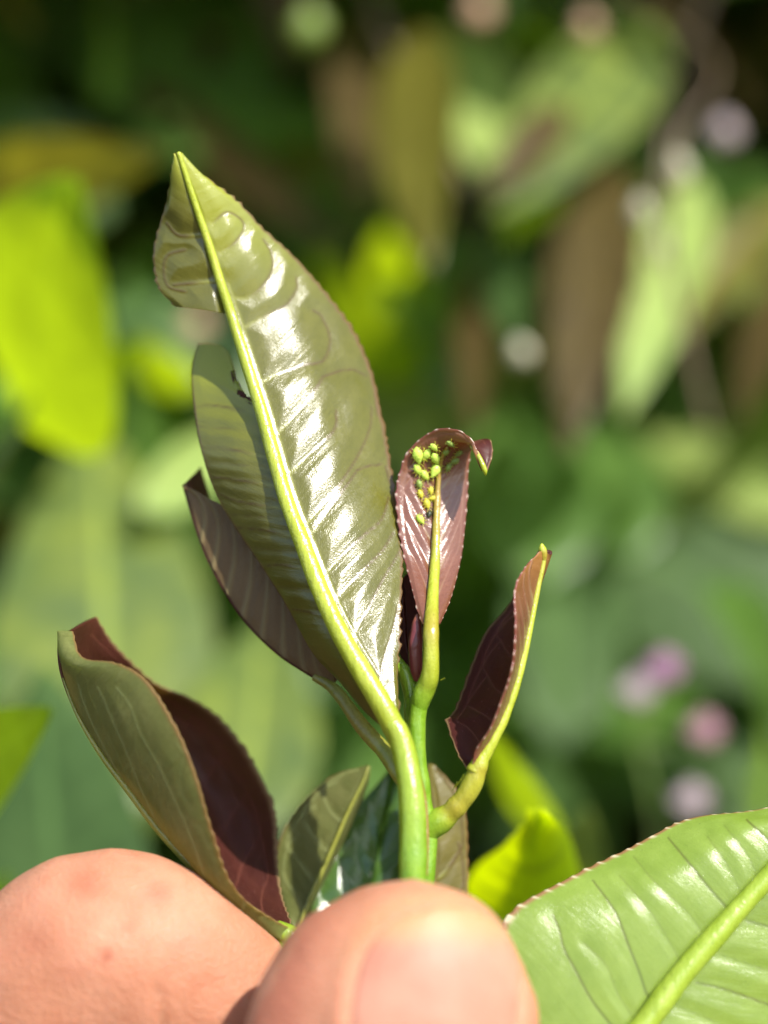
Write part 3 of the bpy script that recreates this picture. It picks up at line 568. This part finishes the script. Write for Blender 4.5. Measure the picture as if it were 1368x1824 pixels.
# dim leaf behind the main leaf
DM = [(590, 1222, 7.5), (545, 1196, 8.0), (492, 1160, 8.6), (440, 1108, 9.2), (400, 1050, 9.8), (366, 984, 10.4), (344, 918, 11.0), (328, 862, 11.5)]
DN = [(596, 1216, 7.2), (580, 1150, 7.0), (560, 1090, 7.4), (530, 1030, 8.0), (490, 970, 8.8), (440, 920, 9.6), (384, 894, 10.4), (334, 866, 11.3)]
dleaf = blade('leaf', [(patch(rows3(DM, DN), 160, 50, side_veins(DM, DN, [0.05, 0.15, 0.25, 0.35, 0.45, 0.55, 0.65, 0.75], 0.14, 0.95, False), (), 4.0, 0.12, 0.16, 14, 0.05, 0.95, seed=12), 0, 1),
                       (patch(rows3(DM, [(p[0]+30, p[1]-30, p[2]+5) for p in DM]), 100, 20, seed=13, teeth=0.03), 1, 0)], [M_DUSK, M_ADAX], shoot)
dleaf['label'] = 'dim brownish leaf behind the large leaf'
tube('petiole', [(722, 1400, -0.6, 12), (700, 1362, 0.6, 14.5), (682, 1335, 1.6, 15), (664, 1316, 2.2, 14.5, 0.2), (640, 1288, 3.6, 13.5, 0.3), (610, 1245, 5.8, 12, 0.15), (588, 1222, 7.2, 10, 0.1), (560, 1206, 7.9, 7, 0.2)], M_RIB_DIM, dleaf, n=80, k=16, seed=17)

# three lower leaves behind the fingers
sl1 = blade('leaf', [(patch(rows3([(530, 1660, 12), (556, 1592, 12.4), (588, 1520, 12.8), (618, 1450, 13), (645, 1395, 13.2), (656, 1364, 13.4)], [(520, 1650, 12), (500, 1590, 13.4), (494, 1510, 14.4), (530, 1440, 14.8), (590, 1384, 14.4), (652, 1364, 13.5)]), 120, 40,
             side_veins([(530, 1660), (556, 1592), (588, 1520), (618, 1450), (645, 1395), (656, 1364)], [(520, 1650), (500, 1590), (494, 1510), (530, 1440), (590, 1384), (652, 1364)], [0.1, 0.25, 0.4, 0.55], 0.1), (), 3, 0.05, 0.1, 20, 0.08, seed=14), 0, 1),
             (patch(rows3([(530, 1660, 12), (556, 1592, 12.4), (588, 1520, 12.8), (618, 1450, 13), (645, 1395, 13.2), (656, 1364, 13.4)], [(536, 1656, 12.4), (566, 1590, 14.5), (600, 1522, 15.5), (632, 1450, 15.5), (652, 1400, 14.6), (657, 1366, 13.6)]), 80, 16, teeth=0.08, seed=15), 0, 1)], [M_ABAX2, M_ADAX], shoot)
sl1['label'] = 'small olive leaf between the fingers'
tube('midrib', [(530, 1664, 11.8, 6), (556, 1592, 12.2, 5), (588, 1520, 12.6, 4.2), (618, 1450, 12.8, 3.5), (645, 1395, 13, 2.6), (656, 1366, 13.3, 1.5)], M_RIB_DIM, sl1, n=50, k=10, seed=18)
HM = [(650, 1700, 14), (655, 1620, 14.8), (668, 1540, 16.2), (684, 1460, 17.8), (700, 1380, 19.2), (704, 1360, 19.5)]
HL = [(560, 1690, 12.6), (545, 1620, 13.4), (585, 1530, 15.2), (625, 1452, 17), (672, 1396, 18.6), (700, 1362, 19.4)]
HR = [(720, 1700, 14), (740, 1620, 15.6), (750, 1540, 16.6), (745, 1460, 17.4), (722, 1390, 17.8), (706, 1362, 17.7)]
sl2 = blade('leaf', [(patch(rows3(HM, HL), 100, 40, side_veins(HM, HL, [0.1, 0.25, 0.4, 0.55], 0.1), (), 3, -0.06, 0.25, 22, 0.06, seed=16, bulge=0.5), 0, 1), (patch(rows3(HM, HR), 100, 40, side_veins(HM, HR, [0.1, 0.25, 0.4], 0.1), (), 3, -0.06, 0.25, 22, 0.06, seed=17, bulge=0.3), 0, 1)], [M_GREENUP, M_ABAX2], shoot)
sl2['label'] = 'glossy green leaf between the fingers'
IM = [(770, 1720, 11), (776, 1620, 11.4), (780, 1530, 12), (780, 1440, 12.8), (768, 1360, 13.6)]
IR = [(800, 1720, 11.4), (830, 1620, 12), (832, 1530, 12.8), (824, 1430, 13.4), (774, 1362, 13.7)]
IL = [(740, 1720, 11.4), (730, 1620, 12), (728, 1530, 12.6), (738, 1430, 13.2), (762, 1362, 13.7)]
sl3 = blade('leaf', [(patch(rows3(IM, IR), 120, 30, side_veins(IM, IR, [0.2, 0.4, 0.6], 0.1), (), 2.6, 0.05, 0.1, 20, 0.12, seed=18), 0, 1), (patch(rows3(IM, IL), 100, 30, (), (), teeth=0.1, seed=19), 0, 1)], [M_OLBR, M_ADAX], shoot)
sl3['label'] = 'olive brown leaf behind the stem'

# large mature leaf, right of the thumb
big = thing('mature_leaf', 'large light green leaf with a thick midrib, beside the thumb', 'leaf', tuple(U(np.array((1060, 1960, 0.)))))
BM = [(1050, 1960, -3.0), (1100, 1888, -2.6), (1155, 1815, -2.2), (1215, 1735, -1.8), (1280, 1660, -1.2), (1350, 1582, -0.6), (1430, 1500, 0.2), (1520, 1420, 1.4), (1620, 1340, 3.2)]
BL = [(960, 1900, -2.4), (905, 1790, -1.2), (890, 1690, 1.0), (915, 1622, 2.8), (1010, 1566, 3.8), (1115, 1514, 4.2), (1230, 1458, 4.4), (1380, 1434, 4.4), (1600, 1336, 4.2)]
BLc = [(1000, 1930, -3.6), (1005, 1838, -2.9), (1030, 1750, -1.7), (1075, 1672, -0.6), (1150, 1606, 0.4), (1236, 1540, 1.0), (1330, 1476, 1.6), (1450, 1440, 2.2), (1610, 1338, 3.4)]
BR_ = [(1120, 1990, -1.2), (1220, 1960, -1.0), (1330, 1920, -0.8), (1440, 1860, -0.4), (1530, 1780, 0.2), (1600, 1690, 1.0), (1650, 1590, 1.8), (1670, 1480, 2.6), (1630, 1345, 3.4)]
lie = lambda pts, rest: [(x, y, 0.46*(0.30*(x-1150)+0.41*(1780-y))*K-2.4+r) for (x, y, _), r in zip(pts, rest)]     # the blade leans back and to the right
BM = lie(BM, [0]*9); BLc = lie(BLc, [0.1, 0.1, 0.1, 0.2, 0.3, 0.4, 0.5, 0.4, 0.2]); BL = lie(BL, [0.6, 0.7, 1.0, 1.4, 2.0, 2.4, 2.6, 1.6, 0.5]); BR_ = lie(BR_, [0.3, 0.5, 0.6, 0.7, 0.8, 0.9, 0.9, 0.8, 0.4])
VB = [[(1172, 1790), (1152, 1770), (1140, 1735), (1122, 1690), (1096, 1625), (1056, 1568)], [(1306, 1632), (1292, 1614), (1262, 1580), (1228, 1538), (1190, 1492)], [(1120, 1862), (1060, 1790), (1024, 1726), (1005, 1690), (996, 1655), (985, 1630)], [(1240, 1750), (1290, 1762), (1368, 1790)], [(1330, 1640), (1400, 1660), (1460, 1690)], [(1390, 1545), (1370, 1500), (1330, 1460)]]
FB = [[(1262, 1682), (1250, 1660), (1220, 1620), (1170, 1575), (1128, 1525)], [(1222, 1730), (1205, 1700), (1170, 1640), (1130, 1590), (1104, 1560)], [(1320, 1590), (1295, 1540), (1260, 1490)], [(1350, 1565), (1330, 1520), (1290, 1470)], [(1140, 1830), (1100, 1770), (1080, 1720), (1040, 1680)], [(1280, 1700), (1340, 1720), (1400, 1740)], [(1200, 1790), (1260, 1815), (1330, 1850)]]
blf = blade('blade', [(patch([[a, b, c] for a, b, c in zip(BM, BLc, BL)], 360, 110, VB, FB, 2.3, -0.02, 0.07, 20, 0.22, 1.15, seed=20, tips=0.9, th=0.25), 0, 1),
                      (patch(rows3(BM, BR_), 260, 70, VB, FB, 2.3, -0.02, 0.10, 26, 0.1, seed=21, bulge=0.4, th=0.25), 0, 1)], [M_BIG, M_GREENUP], big)
tube('midrib', [(p[0], p[1], p[2]-0.5, r, 0) for p, r in zip(BM, [25, 24, 23, 21.5, 20, 18.5, 17, 14, 9])], stem_mat('big_leaf_rib', (0.27, 0.38, 0.03), (0.33, 0.44, 0.05), (0.3, 0.2, 0.05), 0.3), big, n=140, k=20, seed=22, wob=0.03)

# ------------------------------------------------------------------ the hand
def hand():
    V, F = [], []
    def limb(rings, n=70, k=40):
        o = len(V); P = even(np.array(rings, float), n); C = U(P[:, :3])*1000; sc = K*(1+P[:, 2]/D)
        T = np.gradient(C, axis=0); T /= np.linalg.norm(T, axis=1, keepdims=True)
        a = np.cross(T, (0, 1.0, 0)); a /= np.linalg.norm(a, axis=1, keepdims=True); b = np.cross(a, T); an = np.linspace(0, 2*np.pi, k, endpoint=False)
        R = C[:, None]+a[:, None]*(np.cos(an)*1.0)[None, :, None]*(P[:, 3]*sc)[:, None, None]+b[:, None]*np.sin(an)[None, :, None]*(P[:, 4]*sc)[:, None, None]
        V.extend(R.reshape(-1, 3)/1000); I = o+np.arange(n*k).reshape(n, k)
        for i in range(n-1):
            for j in range(k): F.append([I[i, j], I[i, (j+1) % k], I[i+1, (j+1) % k], I[i+1, j]])
        F.append(I[0, ::-1].tolist()); F.append(I[-1].tolist())
    limb([(739, 1566, -10.2, 6, 6), (739, 1570, -10.2, 48, 40), (738, 1582, -10.3, 88, 72), (737, 1602, -10.4, 128, 100), (735, 1632, -10.6, 168, 124), (730, 1670, -10.8, 201, 142), (723, 1712, -11.0, 222, 156), (713, 1774, -11.3, 245, 168), (703, 1824, -11.6, 257, 175), (690, 1900, -11.6, 262, 182), (660, 2060, -10.6, 258, 190), (625, 2260, -6.0, 250, 200), (560, 2600, 0, 255, 215), (440, 3000, 8, 330, 280), (300, 3350, 16, 420, 330)], 90)
    limb([(870, 2080, 11, 5, 5), (850, 2070, 11, 70, 70), (800, 2050, 10.6, 120, 115), (700, 2005, 9.6, 152, 142), (580, 1945, 7.0, 170, 152), (460, 1868, 3.6, 178, 160), (340, 1784, 0.6, 188, 168), (250, 1726, -0.8, 196, 176), (165, 1716, -1.0, 201, 180), (80, 1778, -0.4, 200, 182), (0, 1880, 1, 204, 186), (-110, 2040, 4, 210, 190), (-330, 2300, 9, 220, 200), (-480, 2700, 15, 235, 215), (-420, 3200, 22, 260, 240), (-150, 3600, 28, 330, 260)], 90)
    for i, (x, y) in enumerate(((0, 0), (60, 330), (150, 640))):      # the other fingers, folded below
        limb([(500+x, 2420+y, 20, 8, 8), (470+x, 2420+y, 20, 110, 105), (300+x, 2400+y, 21, 165, 155), (60+x, 2360+y, 22, 180, 170), (-180+x, 2440+y, 24, 190, 180), (-320+x, 2680+y, 27, 200, 190), (-250+x, 3050+0.6*y, 30, 230, 220), (-60, 3500, 32, 260, 240)], 60, 28)
    limb([(-250, 2900, 24, 300, 200), (-120, 3200, 24, 560, 300), (60, 3600, 24, 640, 340), (160, 4000, 24, 560, 330), (220, 4500, 24, 430, 300), (260, 5200, 24, 420, 310), (300, 5900, 24, 10, 10)], 60, 48)
    me = bpy.data.meshes.new('tmp'); me.from_pydata([tuple(v) for v in V], [], F); o = bpy.data.objects.new('tmp', me); COL.objects.link(o)
    r = o.modifiers.new('r', 'REMESH'); r.mode = 'VOXEL'; r.voxel_size = 0.00055
    s = o.modifiers.new('s', 'SMOOTH'); s.iterations = 14; s.factor = 0.5
    dg = bpy.context.evaluated_depsgraph_get(); me2 = bpy.data.meshes.new_from_object(o.evaluated_get(dg)); bpy.data.objects.remove(o)
    n = len(me2.vertices); co = np.empty(n*3, np.float32); me2.vertices.foreach_get('co', co); co = co.reshape(-1, 3).astype(float)
    no = np.empty(n*3, np.float32); me2.vertices.foreach_get('normal', no); no = no.reshape(-1, 3)
    return me2, co, no

hm, hc, hn = hand()
hs = 1+hc[:, 1]*1000/D; hpx = hc[:, 0]*1000/K/hs+684; hpy = 912-(hc[:, 2]-Z0)*1000/K/hs
front = (hn[:, 1] < -0.05)
isthumb = front & (hc[:, 1] < 0.0) & (hpx > 455+0.0*hpy) & (hpx > 446+np.clip(1824-hpy, 0, 300)*0.55)

def nail_r(px, py):
    """0 in the middle of the nail, 1 on its outline"""
    cx = 776+(py-1790)*-0.10; x = np.abs(px-cx)/(152-0.00008*np.clip(py-1790, -500, 500)**2); up = np.clip((1800-py)/178, 0, None); dn = np.clip((py-1800)/170, 0, None)
    return (x**2.6+up**2.6+dn**2.6)**(1/2.6)
nr = nail_r(hpx, hpy)
disp = np.where(isthumb, -0.00045*np.clip((1.0-nr)/0.08, 0, 1)+0.00022*np.exp(-((nr-1.12)/0.12)**2)*np.clip((hpy-1640)/60, 0, 1), 0)
spot = np.zeros(len(hc)); pale = np.zeros(len(hc))
for x, y, r, a in ((190, 1702, 13, 1.0), (282, 1590, 26, .55), (150, 1575, 30, .45), (228, 1652, 14, .4), (120, 1730, 30, .25), (330, 1680, 30, .25), (60, 1680, 40, .3)):
    spot = np.maximum(spot, np.where(front & ~isthumb, a*np.exp(-((hpx-x)**2+((hpy-y)*1.2)**2)/r**2), 0))
pale = np.where(isthumb, np.exp(-((nr-1.12)/0.13)**2)*np.clip((1760-hpy)/120, 0, 1), 0)
flush = np.where(isthumb, np.clip((nr-1.35)/0.4, 0, 1), 0)
crease = np.where(front & ~isthumb, np.exp(-((hpx-285-0.08*(hpy-1780))/7)**2)*np.clip((hpy-1740)/40, 0, 1), 0)
disp = disp-0.00035*crease
# soft uneven flesh
for i in range(14):
    k3 = RNG.normal(size=3)*420; disp = disp+0.000035*np.sin(hc@k3+RNG.uniform(0, 6))
hc2 = hc+hn*disp[:, None]
hm.vertices.foreach_set('co', hc2.astype(np.float32).ravel()); hm.update()
hm.polygons.foreach_set('use_smooth', np.ones(len(hm.polygons), bool))
for k_, a in (('spot', spot), ('pale', pale), ('flush', flush)): hm.attributes.new(k_, 'FLOAT', 'POINT').data.foreach_set('value', a.astype(np.float32))

m = NT('skin'); tc = m.n('ShaderNodeTexCoord').outputs['Object']
c = m.mix(m.ramp(m.noise(tc, 160, 4), 0.3, 0.7), (0.40, 0.17, 0.095), (0.47, 0.215, 0.13))
c = m.mix(m.ramp(m.noise(tc, 700, 4, 0.6), 0.45, 0.75, 0, 0.35), c, (0.38, 0.135, 0.07))
c = m.mix(m.attr('flush'), c, (0.40, 0.145, 0.085)); c = m.mix(m.attr('spot'), c, (0.30, 0.085, 0.045)); c = m.mix(m.math('MULTIPLY', m.attr('pale'), 0.6), c, (0.40, 0.23, 0.11))
v = m.n('ShaderNodeTexVoronoi', feature='DISTANCE_TO_EDGE'); v.inputs['Scale'].default_value = 1900
wv = m.n('ShaderNodeVectorMath', operation='ADD'); nz = m.n('ShaderNodeTexNoise'); nz.inputs['Scale'].default_value = 900; m.l(tc, nz.inputs['Vector'])
sc_ = m.n('ShaderNodeVectorMath', operation='SCALE'); m.l(nz.outputs['Color'], sc_.inputs[0]); sc_.inputs['Scale'].default_value = 0.0006
m.l(tc, wv.inputs[0]); m.l(sc_.outputs[0], wv.inputs[1]); m.l(wv.outputs[0], v.inputs['Vector'])
nb = m.bump(m.ramp(v.outputs[0], 0.0, 0.18), 0.00005, 0.7); nb = m.bump(m.noise(tc, 420, 4), 0.00014, 1.0, nb)
M_SKIN = m.done(m.bsdf(c, 0.55, 0.28, nb, 0.55, (1.0, 0.36, 0.20), 0.0012))
hm.materials.clear(); hm.materials.append(M_SKIN); hm.name = 'hand'
ho = bpy.data.objects.new('hand', hm); COL.objects.link(ho)
hm.polygons.foreach_set('material_index', np.zeros(len(hm.polygons), np.int32))
tag(ho, 'bare hand pinching the shoot between thumb and bent index finger', 'hand')

# thumbnail laid on the thumb's own surface
bvh = BVHTree.FromPolygons([Vector(v) for v in hc], [list(p.vertices) for p in hm.polygons])
def onto(px, py, tree):
    """where the line of sight through a point of the photo meets a surface"""
    o = Vector((0, -D/1000, Z0)); d = (Vector(U(np.array((px, py, 0.))))-o).normalized(); return tree.ray_cast(o, d)
na, nb_ = 44, 52; NV, NB = [], []
for i in range(nb_):
    for j in range(na):
        a = -1+2*j/(na-1); b = i/(nb_-1); py = 1800-172*b if b > 0 else 1800
        py = 1965-(1965-1624)*b
        up = max(0, (1800-py)/178); dn = max(0, (py-1800)/170); w = max(0.02, 1-up**2.6-dn**2.6)**(1/2.6)*(152-0.00008*(py-1790)**2)*0.995
        px = 776-(py-1790)*0.10+a*w; hit = onto(px, py, bvh)
        while hit[0] is None: px += (740-px)*0.05; py += 2; hit = onto(px, py, bvh)
        p = hit[0]; nrm = hit[1]
        lift = 0.00004+0.00034*(1-abs(a)**2.5)*(0.75+0.25*b)+0.00012*max(0, b-0.8)/0.2
        if abs(a) > 0.98: lift = -0.0003
        NV.append(np.array(p)+np.array(nrm)*lift); NB.append(b)
NV = np.array(NV); top = NV; bot = NV+np.array([0, 0.00035, 0]); I = np.arange(na*nb_).reshape(nb_, na); o = na*nb_
q = np.stack([I[:-1, :-1], I[:-1, 1:], I[1:, 1:], I[1:, :-1]], -1).reshape(-1, 4); FFc = [*q.tolist(), *(q[:, ::-1]+o).tolist()]
ring = np.r_[I[0, :], I[1:, -1], I[-1, -2::-1], I[-2:0:-1, 0]]
FFc += [[b, a, a+o, b+o] for a, b in zip(ring, np.roll(ring, -1))]
m = NT('nail'); b_ = m.attr('b'); tc = m.n('ShaderNodeTexCoord').outputs['Object']
edge = m.ramp(m.math('ADD', b_, m.math('MULTIPLY', m.noise(tc, 350, 3), 0.06)), 0.80, 0.98)
c = m.mix(m.ramp(m.noise(tc, 260, 3), 0.3, 0.7), (0.42, 0.18, 0.12), (0.47, 0.22, 0.15)); c = m.mix(edge, c, (0.38, 0.24, 0.12))
rid = m.noise(m.scalev(tc, (1, 1, 0.06)), 1400, 2); nb2 = m.bump(rid, 0.00005)
mat_nail = m.done(m.bsdf(c, 0.5, 0.3, nb2, 0.4, (1.0, 0.45, 0.35), 0.0009))
nail = mesh_obj('thumbnail', np.concatenate([top, bot]), FFc, mat_nail, ho, attrs=dict(b=np.tile(np.array(NB), 2)))

# ------------------------------------------------------------------ aphids on the curled leaf
def aphid_mat(name, col, tcol, f=0.35):
    m = NT(name); tc = m.n('ShaderNodeTexCoord').outputs['Object']
    c = m.mix(m.ramp(m.noise(tc, 3500, 2), 0.35, 0.7), col, tuple(min(1, 1.25*x) for x in col))
    return m.done(m.trans(m.bsdf(c, 0.35, 0.4, m.bump(m.noise(tc, 5000, 2), 0.00003)), tcol, f))
AG = aphid_mat('aphid_bright_green', (0.56, 0.71, 0.12), (0.7, 0.92, 0.18)); AY = aphid_mat('aphid_yellow', (0.55, 0.52, 0.06), (0.8, 0.75, 0.08)); AD = aphid_mat('aphid_dull_shaded_green', (0.26, 0.36, 0.08), (0.4, 0.5, 0.1)); AK = aphid_mat('aphid_dark', (0.03, 0.035, 0.015), (0.05, 0.05, 0.02), 0.1)  # dull green has the curl's shade darkened into it; one pale aphid shares it
AC = {'g': AG, 'y': AY, 'd': AD, 'k': AK}
aco = np.empty(len(aleaf.data.vertices)*3, np.float32); aleaf.data.vertices.foreach_get('co', aco)
atree = BVHTree.FromPolygons([Vector(v) for v in aco.reshape(-1, 3)], [list(p.vertices) for p in aleaf.data.polygons])
def thin(a, b, r0, r1, k=5):
    a, b = np.array(a, float), np.array(b, float); t = (b-a)/np.linalg.norm(b-a); x = np.cross(t, (0.3, 0.2, 0.9)); x /= np.linalg.norm(x); y = np.cross(t, x)
    an = np.linspace(0, 2*np.pi, k, endpoint=False); c = np.cos(an)[:, None]*x+np.sin(an)[:, None]*y
    V = np.concatenate([a+c*r0, b+c*r1]); F = [[j, (j+1) % k, k+(j+1) % k, k+j] for j in range(k)]+[list(range(k))[::-1], list(range(k, 2*k))]; return V, F
def aphid(label, px, py, L, ang, kind):
    hit = onto(px, py, atree)
    if hit[0] is None: return
    nrm = np.array(hit[1]);  nrm = -nrm if nrm[1] > 0 else nrm
    Lm = L*1.16*K/1000; w = Lm*0.29
    X = np.array([math.cos(math.radians(ang)), 0, math.sin(math.radians(ang))]); X -= nrm*(X@nrm); X /= np.linalg.norm(X); Y = np.cross(nrm, X)
    R = np.stack([X, Y, nrm], 1); at = np.array(hit[0])+nrm*w*0.75
    root = thing('aphid', label, 'aphid', tuple(np.array(hit[0])), 'aphids feeding on the curled leaf')
    put = lambda V: np.asarray(V)@R.T+at
    n, k = 16, 14; t = np.linspace(0, 1, n); an = np.linspace(0, 2*np.pi, k, endpoint=False)
    pr = w*np.sin(np.pi*np.clip(t, 0.015, 0.985)**1.25)**0.72*(1+0.05*np.cos(t*34)); V = np.stack([((0.5-t)*Lm)[:, None]*-1+0*an, pr[:, None]*np.cos(an), 0.85*pr[:, None]*np.sin(an)], -1).reshape(-1, 3)
    I = np.arange(n*k).reshape(n, k); F = [[I[i, j], I[i+1, j], I[i+1, (j+1) % k], I[i, (j+1) % k]] for i in range(n-1) for j in range(k)]+[I[0].tolist(), I[-1, ::-1].tolist()]
    F = [f[::-1] for f in F]; mat = AC[kind]; mesh_obj('body', put(V), F, mat, root)
    for sd in (-1, 1):
        for lx, sp in ((0.20, 0.25), (0.05, 0.02), (-0.12, -0.25)):
            a, kn, ft = (lx*Lm*-1, sd*w*0.6, -0.2*w), ((lx+sp*0.5)*-Lm, sd*w*1.25, 0.0*w), ((lx+sp)*-Lm, sd*w*1.55, -0.75*w)
            v1, f1_ = thin(a, kn, 0.00003, 0.000022); v2, f2_ = thin(kn, ft, 0.000022, 0.000014)
            mesh_obj('leg', put(np.concatenate([v1, v2])), f1_+[[i+len(v1) for i in q] for q in f2_], AY if kind != 'k' else AK, root)
        v, f = thin((-0.45*Lm, sd*w*0.25, 0.1*w), (-0.75*Lm, sd*w*0.9, 0.1*w), 0.00002, 0.000011); mesh_obj('antenna', put(v), f, AY if kind != 'k' else AK, root)
        v, f = thin((0.30*Lm, sd*w*0.5, 0.4*w), (0.48*Lm, sd*w*0.8, 0.75*w), 0.000022, 0.000016); mesh_obj('cornicle', put(v), f, mat, root)

for a in (('largest plump bright green aphid, at the upper left of the cluster', 745, 811, 29, 100, 'g'),
          ('bright green aphid touching the largest one on its right', 757, 809, 23, 60, 'g'),
          ('small bright green aphid at the top of the sunlit cluster', 773, 795, 17, 125, 'g'),
          ('bright green aphid on the right rim of the cluster, beside the shadow edge', 775, 815, 24, 115, 'g'),
          ('bright green aphid leaning against the midrib, lower right of the cluster', 772, 839, 28, 55, 'g'),
          ('slim bright green aphid at the lower left of the cluster', 742, 837, 21, 120, 'g'),
          ('bright green aphid at the bottom of the ring, between two others', 755, 847, 21, 130, 'g'),
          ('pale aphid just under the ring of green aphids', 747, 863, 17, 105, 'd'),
          ('small yellow aphid on the shiny patch, left of the others there', 748, 881, 16, 110, 'y'),
          ('small yellow-green aphid on the shiny patch, next to the midrib', 766, 875, 15, 85, 'y'),
          ('tiny yellow aphid lying crosswise against the midrib', 770, 888, 14, 10, 'y'),
          ('deep yellow aphid with legs spread, below the shiny patch', 758, 899, 20, 95, 'y'),
          ('lone bright green aphid lowest on the leaf', 749, 926, 19, 125, 'g'),
          ('blackish aphid beside the lowest green one', 763, 917, 15, 60, 'k'),
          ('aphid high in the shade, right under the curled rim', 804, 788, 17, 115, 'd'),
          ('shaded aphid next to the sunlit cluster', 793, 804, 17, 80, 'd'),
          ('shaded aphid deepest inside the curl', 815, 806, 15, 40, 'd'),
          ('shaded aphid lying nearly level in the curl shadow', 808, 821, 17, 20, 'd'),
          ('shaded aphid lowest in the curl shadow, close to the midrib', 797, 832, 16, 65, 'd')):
    aphid(*a)
